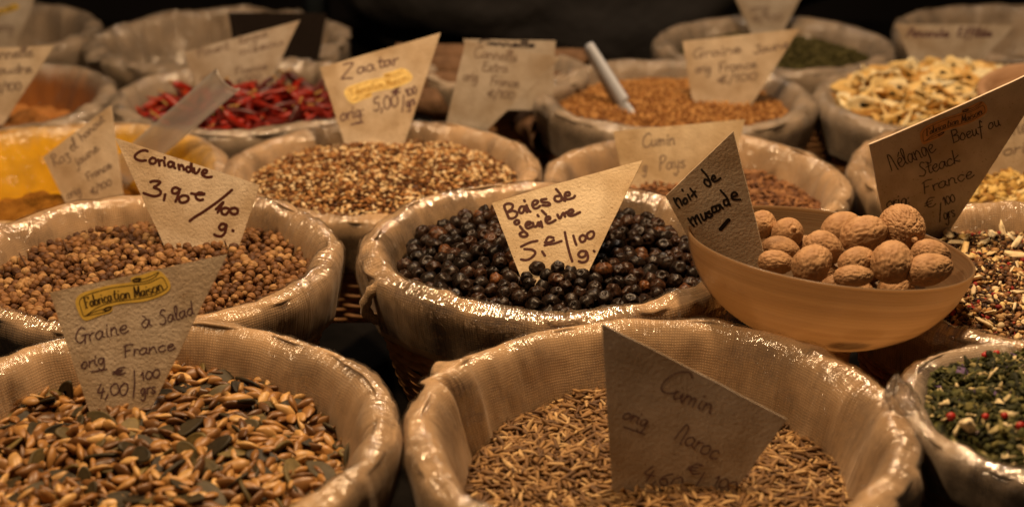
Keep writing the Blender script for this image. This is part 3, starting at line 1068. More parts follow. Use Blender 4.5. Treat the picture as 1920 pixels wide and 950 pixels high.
def card(name_label, corners, base_px, base_z, yaw, tilt, mat, words=(), traced=(), thick=0.0011, pen=None, sticker=None, occ=True, group="handwritten price cards", bury=0.012):
    """A cut card stuck upright in the spices. corners: photo pixels TL, TR, BR, BL."""
    n = Vector((math.sin(R_(yaw)) * math.cos(R_(tilt)), -math.cos(R_(yaw)) * math.cos(R_(tilt)), math.sin(R_(tilt))))
    p0 = on_z(*base_px, H - (H - base_z) * ROWS.get(ROW, 1.0))
    C = [on_plane(*c, p0, n) for c in corners]
    C[2] = C[2] + (C[2] - C[1]).normalized() * bury
    C[3] = C[3] + (C[3] - C[0]).normalized() * bury
    # edges slightly uneven, as cut by hand
    rim = []
    for a in range(4):
        A, Bq = C[a], C[(a + 1) % 4]
        for k in range(8):
            t = k / 8
            q = A.lerp(Bq, t)
            if k: q = q + (Bq - A).cross(n).normalized() * random.uniform(-1, 1) * 0.00015
            rim.append(q)
    cen = sum(C, Vector()) / 4
    N = len(rim)
    nr = 10
    V = []
    size = max((c - cen).length for c in C)
    kb = random.choice((-1, 1)) * random.uniform(0.25, 0.7)
    side = (C[1] - C[0]).normalized()

    def bow(q):
        return q + n * (kb * ((q - cen).dot(side) ** 2))
    rows = []
    for k in range(nr + 1):
        rows.append([bow(cen + (q - cen) * (k / nr if k else 0.02)) for q in rim])
    for r in rows:
        for q in r: V.append(q - p0)
    for q in rows[-1]: V.append(q - n * thick - p0)
    for q in rows[0]: V.append(q - n * thick - p0)
    T = grid_faces(N, nr + 3).tolist()
    T.append
    V.append(rows[0][0] * 0 + cen - p0); c0 = len(V) - 1
    V.append(cen - n * thick - p0); c1 = c0 + 1
    for i in range(N):
        T.append([c0, i, (i + 1) % N][::-1])
        e = (nr + 2) * N
        T.append([c1, e + (i + 1) % N, e + i][::-1])
    bm = bmesh.new()
    vs = [bm.verts.new(v[:]) for v in V]
    for t in T:
        try: bm.faces.new([vs[i] for i in t])
        except ValueError: pass
    bmesh.ops.recalc_face_normals(bm, faces=bm.faces)
    me = bpy.data.meshes.new("price_card")
    bm.to_mesh(me); bm.free()
    me.materials.append(mat)
    root = bpy.data.objects.new("price_card", me)
    col.objects.link(root)
    root.location = p0
    tag(root, name_label, "price card", group)
    org = np.array(p0[:])
    if occ: OCCL.append((list(corners), (to_px(p0)[2])))

    def lay(pts, k=5, closed=False):
        return [bow(on_plane(q[0], q[1], p0, n)) for q in smooth_poly(pts, k, closed)]
    mm = (p0 - Vector((0, 0, H))).length / F   # metres per photo pixel here
    inks = {}
    for w in words:
        text, a, b, xh, hw, ink = w[:6]
        kw = w[6] if len(w) > 6 else {}
        inks.setdefault((ink, hw), []).extend(write(text, a, b, xh, **kw))
    for (strokes, hw, ink) in traced: inks.setdefault((ink, hw), []).extend(strokes)
    for (ink, hw), S in inks.items():
        ribbon([lay(s, 5) for s in S], hw * mm, n, 0.00010, "handwriting", ink, root, org)
    if sticker:
        Lp, Rp, Bp, fill_m, ink_m = sticker
        src = np.array([[183, 290, 1], [713, 200, 1], [240, 388, 1]], float)
        A = np.linalg.solve(src, np.array([Lp, Rp, Bp], float))

        def aff(pts): return [tuple(np.array([x, y, 1]) @ A) for x, y in pts]
        out = lay(aff(BANNER), 3, True)
        NN = len(out)
        V = [q + n * 0.00004 - p0 for q in out] + [q + n * 0.00016 - p0 for q in out]
        bm = bmesh.new()
        vs = [bm.verts.new(v[:]) for v in V]
        top = bm.faces.new(vs[NN:])
        for i in range(NN): bm.faces.new([vs[i], vs[(i + 1) % NN], vs[NN + (i + 1) % NN], vs[NN + i]])
        bmesh.ops.triangulate(bm, faces=[top])
        bmesh.ops.recalc_face_normals(bm, faces=bm.faces)
        me = bpy.data.meshes.new("sticker")
        bm.to_mesh(me); bm.free()
        me.materials.append(fill_m)
        st = bpy.data.objects.new("sticker", me)
        col.objects.link(st)
        st.parent = root
        sc_px = math.hypot(*(np.array(Rp) - np.array(Lp))) / 537.6
        # outline and folds
        lines = [aff(BAN_IN)] + [aff(l) for l in BAN_L]
        for f in BAN_F:
            for k in range(3): lines.append(aff([(x, y + (k - 1) * 3) for x, y in f]))
        ribbon([lay(l, 4) for l in lines], 1.9 * sc_px * mm, n, 0.00021, "sticker_outline", ink_m, st, org)
        tx = []
        tx += write("Habrica", (243, 318), (392, 275), 31, slant=0.02, jit=0.0)
        tx += write("tion", (396, 274), (492, 262), 31, slant=0.02, jit=0.0)
        tx += write("Wai", (512, 258), (590, 246), 31, slant=0.02, jit=0.0)
        tx += write("son", (590, 245), (678, 213), 31, slant=0.02, jit=0.0)
        u = (lay(aff([(0, 0), (10, -1)]), 1)[1] - lay(aff([(0, 0), (10, -1)]), 1)[0]).normalized()
        ribbon([lay(aff(l), 4) for l in tx], 3.4 * sc_px * mm, n, 0.00026, "sticker_lettering", ink_m, st, org, nib=np.array(u[:]))
    return root


ROW = None   # key of the basket row the next card stands in


def T(o, s, hw, ink, *paths):
    return ([crop(o, s, p) for p in paths], hw / s, ink)


# --- coriander card (thick brown marker)
o_, s_ = (200, 240), 3.96
cor = [
 [(303, 172), (285, 165), (255, 170), (222, 190), (208, 212), (222, 232), (255, 243), (290, 240)],
 [(335, 222), (318, 240), (325, 260), (348, 265), (365, 250), (360, 228), (338, 220)],
 [(383, 235), (390, 262), (392, 278)], [(389, 258), (398, 242), (410, 240)],
 [(425, 245), (432, 280)], [(430, 218), (432, 225)],
 [(497, 258), (470, 250), (455, 268), (465, 288), (485, 284), (500, 262), (498, 285), (508, 298)],
 [(533, 272), (540, 308)], [(538, 290), (555, 275), (568, 288), (573, 310)],
 [(620, 292), (600, 288), (590, 308), (604, 326), (622, 316), (628, 258), (632, 300), (640, 326)],
 [(648, 300), (655, 335), (675, 330), (690, 305)],
 [(708, 332), (735, 335), (745, 318), (725, 310), (708, 330), (715, 352), (745, 365), (780, 362)]]
num = [
 [(325, 400), (355, 392), (398, 400), (375, 425), (350, 440), (385, 455), (402, 475), (390, 497), (345, 505), (275, 483)],
 [(435, 492), (425, 535)],
 [(535, 450), (510, 440), (487, 455), (490, 480), (515, 485), (540, 465), (545, 450), (530, 500), (512, 545)],
 [(560, 502), (540, 520), (545, 548), (575, 553), (605, 535), (605, 510), (580, 500), (560, 502)],
 [(725, 488), (690, 478), (665, 495), (665, 520), (690, 535), (715, 530)], [(628, 485), (670, 492), (722, 492)],
 [(930, 460), (840, 535), (720, 620), (655, 660), (618, 688)],
 [(812, 602), (840, 575), (867, 548), (845, 590), (825, 625)],
 [(880, 590), (855, 605), (858, 635), (885, 640), (905, 618), (925, 600), (950, 592), (972, 605), (970, 630), (945, 640), (922, 628), (908, 600), (880, 590)],
 [(885, 715), (855, 710), (835, 735), (850, 755), (875, 745), (890, 715), (880, 770), (855, 800), (820, 800), (800, 790)], [(935, 758), (940, 763)]]
card("card reading Coriandre in thick brown marker, cut slanting down to the right", [(215, 258), (487, 347), (449, 458), (305, 454)], (380, 455), -0.010, 4, 24, M_card,
     traced=[T(o_, s_, 10, M_marker, *cor), T(o_, s_, 10, M_marker, *num)])
# --- juniper card
o_, s_ = (900, 280), 3.96
bai = [
 [(215, 510), (198, 470), (180, 420), (205, 402), (240, 408), (238, 438), (205, 465), (245, 455), (275, 470), (265, 500), (235, 512), (215, 508)],
 [(330, 425), (305, 425), (290, 450), (300, 472), (320, 465), (334, 430), (340, 452), (350, 465)],
 [(345, 415), (360, 450), (374, 462)], [(328, 378), (333, 385)],
 [(390, 415), (420, 405), (430, 385), (405, 380), (388, 405), (400, 435), (425, 436), (445, 420)],
 [(492, 368), (455, 375), (465, 392), (505, 395), (520, 410), (500, 418), (465, 415)],
 [(592, 345), (560, 350), (555, 375), (580, 388), (605, 375), (600, 340), (565, 295)], [(600, 340), (615, 370), (632, 382)],
 [(630, 345), (665, 340), (660, 318), (635, 325), (630, 355), (650, 370), (690, 360), (705, 345)],
 [(297, 570), (320, 600), (352, 630), (340, 645), (310, 645), (295, 625), (322, 608)], [(270, 525), (255, 540), (270, 555), (290, 545), (285, 527), (270, 525)],
 [(340, 565), (370, 555), (375, 540), (350, 540), (338, 565), (355, 585), (388, 573)],
 [(392, 545), (402, 572), (425, 565), (432, 540), (442, 570)],
 [(452, 535), (462, 575)], [(428, 488), (434, 495)],
 [(490, 530), (520, 515), (515, 500), (492, 505), (488, 530), (505, 548), (535, 540), (560, 525)], [(460, 455), (490, 485)],
 [(575, 485), (592, 512), (612, 480)],
 [(618, 472), (632, 498)], [(628, 480), (642, 465), (658, 472)],
 [(660, 482), (692, 462), (682, 446), (655, 460), (655, 485), (685, 492), (742, 466)]]
pri = [
 [(425, 678), (370, 690), (305, 720)], [(330, 738), (390, 745), (410, 770), (380, 805), (340, 820), (305, 815)], [(462, 758), (482, 788)],
 [(545, 655), (510, 650), (490, 680), (500, 702), (545, 700), (605, 680)], [(482, 690), (515, 690), (548, 674)], [(480, 712), (520, 700)],
 [(630, 615), (645, 690), (665, 770), (685, 830)], [(693, 640), (705, 680), (715, 708)],
 [(762, 635), (740, 655), (750, 685), (775, 680), (786, 652), (765, 635)], [(820, 608), (795, 630), (802, 660), (827, 660), (846, 635), (840, 610), (820, 608)],
 [(785, 755), (750, 755), (730, 780), (750, 800), (780, 790), (790, 760), (802, 800), (790, 828), (760, 838), (735, 830)], [(845, 752), (850, 757)]]
card("golden lit card reading Baies de genièvre, stuck among the black juniper berries", [(922, 380), (1205, 298), (1098, 520), (976, 518)], (1040, 525), -0.012, -6, 38, M_card2,
     traced=[T(o_, s_, 10.5, M_marker, *bai), T(o_, s_, 10, M_marker, *pri)])
# --- nutmeg card (in the bowl)
o_, s_ = (1120, 210), 3.96
mus = [
 [(568, 640), (585, 680), (610, 710)], [(580, 668), (592, 640), (612, 650), (630, 690)],
 [(650, 640), (638, 660), (650, 682), (668, 665), (660, 642), (648, 640)],
 [(672, 612), (692, 650)], [(630, 575), (634, 582)], [(690, 568), (715, 600), (735, 628)], [(727, 588), (700, 625)],
 [(832, 512), (800, 500), (796, 528), (828, 552), (840, 530), (815, 475), (775, 428)],
 [(850, 502), (876, 490), (865, 470), (850, 490), (865, 515), (890, 510), (914, 490)],
 [(675, 790), (695, 820), (717, 845)], [(690, 812), (705, 780), (722, 800), (737, 830)], [(722, 800), (737, 765), (752, 790), (770, 820)],
 [(767, 758), (787, 800), (806, 790), (800, 745), (822, 782)],
 [(832, 735), (815, 750), (852, 758), (840, 780), (820, 778)], [(872, 700), (850, 710), (860, 745), (887, 735)],
 [(902, 690), (880, 700), (890, 735), (910, 720), (905, 685), (932, 715)],
 [(968, 650), (940, 655), (945, 690), (972, 685), (965, 640), (915, 580)], [(965, 645), (985, 690)],
 [(1002, 632), (1037, 615), (1025, 595), (1000, 605), (1000, 640), (1025, 650), (1062, 648)]]
card("dark backlit card reading noix de muscade, standing in the nutmeg bowl", [(1248, 368), (1375, 246), (1438, 500), (1300, 462)], (1385, 505), 0.012, -18, -6, M_card,
     traced=[T(o_, s_, 8.5, M_black, *mus), T(o_, s_, 15, M_black, [(975, 800), (945, 835), (915, 870)])], bury=0.004)
# --- salad seed card
o_, s_ = (80, 470), 2.97
c2 = lambda x, y: crop(o_, s_, [(x, y)])[0]
W = lambda t, a, b, xh, hw, ink, **k: (t, c2(*a), c2(*b), xh / s_, hw / s_, ink, k)
ln = lambda *p: crop(o_, s_, p)
card("card reading Graine à Salade with a yellow banner sticker, in the seed mix at the front", [(93, 548), (427, 476), (276, 780), (170, 778)], (222, 782), -0.020, 3, 20, M_card,
     words=[W("Graine", (188, 518), (478, 452), 42, 3.6, M_pen), W("à", (553, 432), (610, 415), 40, 3.6, M_pen), W("Salad", (655, 412), (850, 350), 38, 3.6, M_pen),
            W("France", (450, 590), (738, 548), 33, 3.6, M_pen), W("orig", (215, 655), (352, 622), 32, 3.6, M_pen), W("€", (395, 696), (465, 680), 26, 3.6, M_pen), W("100", (545, 720), (655, 698), 28, 3.6, M_pen),
            W("4,00", (300, 808), (478, 800), 44, 3.8, M_pen), W("grs", (545, 800), (630, 790), 36, 3.6, M_pen)],
     traced=[([ln((510, 665), (512, 740), (505, 815)), ln((270, 672), (355, 660))], 3.6 / s_, M_pen)],
     sticker=(c2(183, 290), c2(713, 200), c2(240, 388), M_sticker, M_sticker_ink))
# --- zaatar card
o_, s_ = (580, 40), 3.96
ROW = "zaatar"
card("card reading Zaatar with a pale gold banner sticker, in the sesame mix", [(600, 127), (826, 62), (762, 258), (642, 256)], (702, 258), 0.002, 2, 20, M_card,
     words=[W("Z", (235, 430), (335, 425), 60, 5.5, M_pen), W("aa", (358, 392), (490, 362), 46, 5.5, M_pen), W("tar", (510, 350), (665, 318), 44, 5.5, M_pen),
            W("5,00", (480, 665), (665, 632), 62, 5.5, M_pen), W("100", (718, 560), (802, 532), 34, 5.5, M_pen), W("grs", (722, 640), (792, 612), 38, 5.5, M_pen), W("€", (618, 545), (682, 525), 26, 5.5, M_pen),
            W("orig:", (232, 738), (412, 700), 48, 5.5, M_pen)],
     traced=[([ln((702, 550), (690, 672)), ln((310, 768), (398, 748))], 5.5 / s_, M_pen)],
     sticker=(c2(260, 535), c2(767, 418), c2(325, 612), M_sticker_pale, M_sticker_gold_ink))
ROW = None
# --- steak seasoning card
o_, s_ = (1600, 140), 3.166
card("large dark card reading Mélange Boeuf ou Steack with a brown banner sticker", [(1630, 272), (1990, 118), (1775, 440), (1662, 440)], (1740, 440), -0.012, 8, -14, M_card,
     words=[W("Mélange", (228, 572), (492, 452), 50, 3.2, M_pen_dark, slant=0.0), W("Boeuf", (592, 405), (775, 350), 38, 3.2, M_pen_dark), W("ou", (805, 330), (880, 305), 34, 3.2, M_pen_dark),
            W("Steack", (395, 608), (638, 515), 40, 3.2, M_pen_dark), W("France", (418, 708), (718, 605), 36, 3.2, M_pen_dark), W("orig:", (200, 795), (338, 765), 38, 3.2, M_pen_dark), W("€", (432, 795), (495, 770), 36, 3.2, M_pen_dark),
            W("100", (535, 775), (608, 750), 30, 3.2, M_pen_dark), W("grs", (540, 860), (608, 835), 36, 3.2, M_pen_dark)],
     traced=[([ln((518, 760), (512, 872))], 3.2 / s_, M_pen_dark)],
     sticker=(c2(396, 350), c2(797, 218), c2(420, 414), M_sticker_orange, M_sticker_ink), bury=0.02)
ROW = None
# --- cumin card
o_, s_ = (1120, 600), 2.714
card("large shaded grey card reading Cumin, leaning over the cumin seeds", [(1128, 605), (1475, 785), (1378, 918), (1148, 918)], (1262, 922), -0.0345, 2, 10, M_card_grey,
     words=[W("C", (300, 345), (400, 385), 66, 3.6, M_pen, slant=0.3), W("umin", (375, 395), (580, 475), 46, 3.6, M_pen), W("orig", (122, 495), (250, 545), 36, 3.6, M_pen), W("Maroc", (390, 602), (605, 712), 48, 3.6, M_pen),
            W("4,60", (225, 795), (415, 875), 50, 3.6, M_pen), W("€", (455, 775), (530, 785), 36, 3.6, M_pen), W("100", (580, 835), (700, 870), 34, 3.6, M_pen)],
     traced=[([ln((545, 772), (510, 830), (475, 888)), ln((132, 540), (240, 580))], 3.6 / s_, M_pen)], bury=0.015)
# --- ras el hanout card
o_, s_ = (0, 180), 3.96
ROW = "yellow"
card("pinkish card with slanting faded writing in the yellow stained basket", [(80, 295), (207, 197), (231, 370), (125, 385)], (175, 385), -0.030, -14, 18, M_card,
     words=[W("Raz", (400, 525), (530, 462), 44, 5, M_pen_soft), W("el", (530, 415), (585, 378), 44, 5, M_pen_soft), W("hanout", (608, 335), (782, 180), 30, 5, M_pen_soft), W("jaune", (570, 525), (738, 400), 34, 5, M_pen_soft),
            W("France", (655, 632), (832, 528), 30, 5, M_pen_soft), W("orig", (500, 765), (605, 715), 32, 5, M_pen_soft), W("€/100", (680, 730), (835, 655), 28, 5, M_pen_soft)])
# --- chilli card, farther cards
o_, s_ = (300, 0), 3.96
ROW = "chili"
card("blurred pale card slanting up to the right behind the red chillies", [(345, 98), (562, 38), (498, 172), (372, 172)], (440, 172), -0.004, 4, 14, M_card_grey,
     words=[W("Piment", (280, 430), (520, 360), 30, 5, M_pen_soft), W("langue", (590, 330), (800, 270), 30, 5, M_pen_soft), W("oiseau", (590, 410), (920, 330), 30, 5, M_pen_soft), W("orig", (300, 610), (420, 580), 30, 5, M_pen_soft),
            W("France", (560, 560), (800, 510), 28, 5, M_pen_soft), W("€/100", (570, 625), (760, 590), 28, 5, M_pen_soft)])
o_, s_ = (800, 40), 3.96
ROW = "sticks"
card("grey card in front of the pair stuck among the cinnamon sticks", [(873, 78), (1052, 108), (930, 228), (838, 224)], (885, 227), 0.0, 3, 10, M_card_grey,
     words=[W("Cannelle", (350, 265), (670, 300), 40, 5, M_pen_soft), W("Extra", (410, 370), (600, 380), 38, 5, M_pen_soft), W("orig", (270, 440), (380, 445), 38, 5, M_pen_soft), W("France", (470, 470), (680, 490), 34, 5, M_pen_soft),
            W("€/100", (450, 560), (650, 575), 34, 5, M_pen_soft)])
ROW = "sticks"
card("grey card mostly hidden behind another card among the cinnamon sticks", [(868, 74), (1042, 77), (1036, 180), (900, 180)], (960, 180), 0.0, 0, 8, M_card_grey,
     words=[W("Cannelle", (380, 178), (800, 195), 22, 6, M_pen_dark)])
o_, s_ = (1280, 20), 3.0
ROW = "mustard"
card("card with faint lines standing in the tan seeds beside the white spoon", [(1280, 78), (1500, 54), (1412, 192), (1296, 176)], (1352, 188), -0.004, 2, 12, M_card,
     words=[W("Graine", (60, 270), (330, 235), 26, 4, M_pen_soft), W("Jaune", (400, 245), (600, 205), 24, 4, M_pen_soft), W("orig", (70, 350), (160, 345), 26, 4, M_pen_soft), W("France", (200, 345), (420, 320), 26, 4, M_pen_soft), W("€/100", (200, 410), (420, 385), 26, 4, M_pen_soft)])
o_, s_ = (1360, 0), 3.96
ROW = "green"
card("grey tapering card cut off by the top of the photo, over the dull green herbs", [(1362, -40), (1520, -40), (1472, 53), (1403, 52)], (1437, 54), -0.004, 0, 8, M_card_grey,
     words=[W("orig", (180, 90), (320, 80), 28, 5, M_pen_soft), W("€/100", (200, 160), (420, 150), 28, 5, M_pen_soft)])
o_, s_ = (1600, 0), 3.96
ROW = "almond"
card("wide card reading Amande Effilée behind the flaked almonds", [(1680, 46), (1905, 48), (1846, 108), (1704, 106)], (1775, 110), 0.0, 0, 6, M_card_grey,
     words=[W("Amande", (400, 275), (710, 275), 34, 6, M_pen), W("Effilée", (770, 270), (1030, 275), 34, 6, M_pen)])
o_, s_ = (1120, 210), 3.96
ROW = "carvi"
card("tan card reading Cumin Pays behind the nutmeg card", [(1150, 246), (1397, 224), (1365, 335), (1168, 335)], (1262, 345), -0.012, 2, 16, M_card2,
     words=[W("Cumin", (335, 260), (580, 240), 46, 5, M_pen_soft), W("Pays", (462, 432), (655, 410), 52, 5, M_pen_soft), W("g", (335, 440), (370, 440), 42, 5, M_pen_soft)])
ROW = "onion"
card("faint card behind the dark steak seasoning card, cut off by the photo's right edge", [(1790, 215), (1985, 160), (1950, 318), (1848, 318)], (1895, 325), -0.006, 6, 10, M_card,
     words=[W("Sa", (1170 - 0, 200), (1300, 180), 40, 5, M_pen_soft)] if False else [("Sarriette", (1862, 262), (1960, 240), 14, 1.3, M_pen_soft), ("orig", (1880, 292), (1945, 282), 11, 1.3, M_pen_soft)])
ROW = "brown"
card("blurred card at the left edge over the orange brown powder", [(-60, 92), (101, 86), (20, 212), (-30, 212)], (0, 214), -0.006, 0, 12, M_card,
     words=[("Cannelle", (-30, 112), (62, 106), 10, 1.4, M_pen_soft), ("poudre", (-20, 140), (60, 136), 9, 1.4, M_pen_soft), ("€/100", (-10, 172), (40, 168), 9, 1.4, M_pen_soft)])
ROW = "farleft"
kc = card("grey card with a small yellow mark in the top left corner of the photo", [(-60, -40), (80, -40), (30, 88), (-20, 88)], (5, 90), -0.01, 0, 10, M_card_grey, words=[("orig", (-10, 60), (26, 58), 9, 1.4, M_pen_soft)],
          sticker=((-22, 28), (36, 14), (-16, 36), M_sticker, M_sticker_ink))
ROW = "beige"
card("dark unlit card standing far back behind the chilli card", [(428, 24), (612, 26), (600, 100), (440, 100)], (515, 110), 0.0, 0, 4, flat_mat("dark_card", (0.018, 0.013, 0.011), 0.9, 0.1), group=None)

# ------------------------------------------------------------------ nutmeg bowl
BOWL_C = Vector((pxX(1555, 0.752, 0.027), 0.752, 0.027))
BOWL_R = 0.0737


def bowl_mat():
    m, nt, out = newmat("horn_bowl")
    tc = nd(nt, 'ShaderNodeTexCoord')
    sp = nd(nt, 'ShaderNodeSeparateXYZ')
    nt.links.new(tc.outputs['Object'], sp.inputs[0])
    mp = nd(nt, 'ShaderNodeMapping', Scale=(5, 5, 800))
    nt.links.new(tc.outputs['Object'], mp.inputs[0])
    n = nd(nt, 'ShaderNodeTexNoise', Scale=1.0, Detail=3)
    nt.links.new(mp.outputs[0], n.inputs['Vector'])
    r = ramp(nt, [(0.3, (0.53, 0.37, 0.215)), (0.7, (0.62, 0.45, 0.27))])
    nt.links.new(n.outputs[0], r.inputs[0])
    df = nd(nt, 'ShaderNodeBsdfDiffuse')
    trn = nd(nt, 'ShaderNodeBsdfTranslucent')
    gl = nd(nt, 'ShaderNodeBsdfGlossy', Roughness=0.28)
    nt.links.new(r.outputs[0], df.inputs[0])
    nt.links.new(r.outputs[0], trn.inputs[0])
    b = nd(nt, 'ShaderNodeBump', Strength=0.5, Distance=0.0006)
    nt.links.new(n.outputs[0], b.inputs['Height'])
    for q in (df, trn, gl): nt.links.new(b.outputs[0], q.inputs['Normal'])
    m1 = nd(nt, 'ShaderNodeMixShader')
    m1.inputs[0].default_value = 0.82
    nt.links.new(df.outputs[0], m1.inputs[1]); nt.links.new(trn.outputs[0], m1.inputs[2])
    fl = nd(nt, 'ShaderNodeLayerWeight', Blend=0.5)
    fp_ = nd(nt, 'ShaderNodeMath', operation='POWER'); fp_.inputs[1].default_value = 4.0
    nt.links.new(fl.outputs['Facing'], fp_.inputs[0])
    fr = nd(nt, 'ShaderNodeMath', operation='MULTIPLY_ADD'); fr.inputs[1].default_value = 0.5; fr.inputs[2].default_value = 0.035
    nt.links.new(fp_.outputs[0], fr.inputs[0])
    m2 = nd(nt, 'ShaderNodeMixShader')
    nt.links.new(fr.outputs[0], m2.inputs[0]); nt.links.new(m1.outputs[0], m2.inputs[1]); nt.links.new(gl.outputs[0], m2.inputs[2])
    nt.links.new(m2.outputs[0], out.inputs[0])
    return m


M_bowl = bowl_mat()
outer = [(0.0, -0.0505), (0.020, -0.050), (0.037, -0.0448), (0.052, -0.0362), (0.0625, -0.0262), (0.0695, -0.0145), (0.073, -0.004), (0.0737, 0.0)]
inner = [(0.0727, 0.0004), (0.0718, -0.004), (0.0683, -0.0145), (0.0613, -0.0258), (0.0507, -0.0352), (0.036, -0.0435), (0.019, -0.0486), (0.0, -0.049)]
prof = smooth_poly(outer, 6) + smooth_poly(inner, 6)
nu = 128
V = []
for (pr, pz) in prof:
    for i in range(nu):
        a = 2 * math.pi * i / nu
        ring = 1 + 0.0014 * math.sin(pz * 2600)
        V.append((pr * ring * math.cos(a), pr * ring * math.sin(a), pz))
bowl = obj("bowl", V, grid_faces(nu, len(prof)), M_bowl)
bowl.location = BOWL_C
bowl.rotation_euler = (R_(-5.0), R_(5.8), 0)
tag(bowl, "translucent brown footed bowl full of nutmegs", "bowl")
fp = [(0.0195, -0.0490), (0.0195, -0.0515), (0.0198, -0.0530), (0.0206, -0.0540), (0.0198, -0.0552), (0.0195, -0.085), (0.027, -0.108), (0.0285, -0.1135), (0.024, -0.1135), (0.0, -0.112)]
V = []
for (pr, pz) in fp:
    for i in range(64): V.append((pr * math.cos(2 * math.pi * i / 64), pr * math.sin(2 * math.pi * i / 64), pz))
obj("foot", V, grid_faces(64, len(fp))[:, ::-1], M_bowl, bowl)
OCCL.append(([(1280, 430), (1340, 480), (1450, 515), (1600, 528), (1740, 522), (1830, 490), (1790, 560), (1700, 640), (1600, 670), (1450, 640), (1330, 560)], 0.70))

# nutmegs
M_nut = simple_mat("nutmeg_shell", (0.27, 0.14, 0.062), (0.54, 0.34, 0.18), 90, 0.65, 0.3, 0.5, 0.0004)
NUTS = [  # px, py, depth y, long, wide, tilt az, roll, label
 (1430, 420, 0.792, 30, 27, 10, 60, "half hidden nutmeg at the back of the bowl, just right of the card"),
 (1477, 437, 0.782, 37, 30, 80, -35, "pale nutmeg with a small stalk scar facing up, back left of the bowl"),
 (1463, 468, 0.757, 38, 26, -8, 5, "long smooth nutmeg lying flat, touching the card at the bowl's left"),
 (1455, 492, 0.738, 36, 24, -10, 10, "low nutmeg half below the bowl rim beside the card"),
 (1523, 494, 0.720, 41, 35, 30, 25, "broad rough nutmeg leaning on the front rim, left of the middle"),
 (1545, 466, 0.750, 43, 32, -30, 15, "striped oval nutmeg in the middle, under the heap's twin nutmegs"),
 (1577, 428, 0.778, 40, 31, 25, 10, "left nutmeg of the touching pair on top of the heap"),
 (1620, 440, 0.760, 46, 36, 20, 8, "right nutmeg of the touching pair on top of the heap"),
 (1692, 428, 0.765, 49, 43, -20, -22, "largest nutmeg, topmost, with a round knob on its end"),
 (1606, 490, 0.732, 38, 28, 15, 20, "small lumpy nutmeg wedged in the middle of the bowl's front"),
 (1673, 491, 0.726, 42, 40, 80, 40, "upright deeply wrinkled nutmeg at the front right of the middle"),
 (1746, 476, 0.748, 40, 28, -12, 8, "flat lying nutmeg at the bowl's right, behind the rightmost one"),
 (1742, 505, 0.722, 47, 31, 8, 10, "rightmost front nutmeg resting against the bowl's rim"),
 (1600, 518, 0.707, 38, 22, 5, 0, "nutmeg whose top just shows above the middle of the front rim"),
 (1545, 512, 0.745, 30, 22, 5, 0, "nutmeg buried under the others at the bowl's front"),
 (1640, 500, 0.765, 34, 26, 50, 0, "nutmeg deep between the upright and the lumpy one"),
 (1500, 470, 0.785, 34, 26, 50, 0, "nutmeg deep in shade behind the middle of the bowl"),
 (1705, 470, 0.775, 34, 26, 20, 0, "nutmeg under the topmost knobbed one"),
 (1520, 530, 0.752, 38, 30, 20, 0, "hidden nutmeg low in the bowl, left, seen as a shadow through its wall"),
 (1600, 545, 0.748, 40, 30, -10, 0, "hidden nutmeg low in the bowl, middle, seen as a shadow through its wall"),
 (1680, 540, 0.752, 38, 30, 30, 0, "hidden nutmeg low in the bowl, right, seen as a shadow through its wall"),
 (1570, 540, 0.725, 36, 28, 30, 0, "hidden nutmeg against the bowl's front wall, seen as a shadow through it"),
]
for i, (px, py, y, a, b, az, roll, lab) in enumerate(NUTS):
    V, Fc = ico(6 if i == 8 else 5)
    off = i * 3.7
    W_ = V.copy()
    x = W_[:, 0]
    kk = 1 - 0.10 * x
    disp = np.zeros(len(V))
    for q, v in enumerate(V):
        # wrinkles run mostly along the nut
        p = Vector((v[0] * 2.2 + off, v[1] * 5.6, v[2] * 5.6))
        w1 = noise.noise(p + 0.6 * Vector((noise.noise(p * 0.7), noise.noise(p * 0.7 + Vector((5, 1, 2))), 0)))
        w2 = noise.noise(p * 2.1)
        disp[q] = -0.064 * (1 - min(1, abs(w1) * 5.0)) - 0.040 * (1 - min(1, abs(w2) * 5.0)) + 0.05 * noise.noise(Vector(v) * 1.2 + Vector((off, 0, 0)))
    sm = 0.55 if i in (1, 2, 6) else 1.0
    W_ = W_ * (1 + sm * disp)[:, None]
    if i in (1, 8):   # the stalk's knob and the dimple round it
        ang = np.arccos(np.clip(V[:, 0], -1, 1))
        knob = 0.13 * np.exp(-(ang / 0.15) ** 4) - 0.07 * np.exp(-((ang - 0.26) / 0.09) ** 2)
        W_ = W_ * (1 + knob)[:, None]
    mm = math.hypot(y, H - 0.03) / F
    W_ = W_ * np.array([a * mm, b * mm, b * mm]) * np.stack([np.ones_like(kk), kk, kk], 1)
    M_ = Matrix.Rotation(R_(az), 3, Vector((0, -1, 0.0))) @ Matrix.Rotation(R_(roll), 3, 'Z')
    if i == 8: M_ = Matrix.Rotation(R_(-72), 3, 'Z') @ Matrix.Rotation(R_(-12), 3, 'X') @ Matrix.Rotation(R_(8), 3, 'Y')
    if i == 1: M_ = Matrix.Rotation(R_(-80), 3, 'Z') @ Matrix.Rotation(R_(-35), 3, 'Y')
    W_ = W_ @ np.array(M_).T
    o = obj("nutmeg", W_, Fc, M_nut)
    o.location = on_y(px, py, y)
    tag(o, lab, "nutmeg", "nutmegs in the bowl")

# ------------------------------------------------------------------ the spices
def H_(key, rc, z, dome=0.0, rough=0.002, tilt=(0, 0), dx=0, dy=0):
    x, y, R = B[key]
    return Heap((x + dx, y + dy), rc * R, H - (H - z) * ROWS.get(key, 1.0), dome, rough, tilt, seed=len(key) * 3.3)


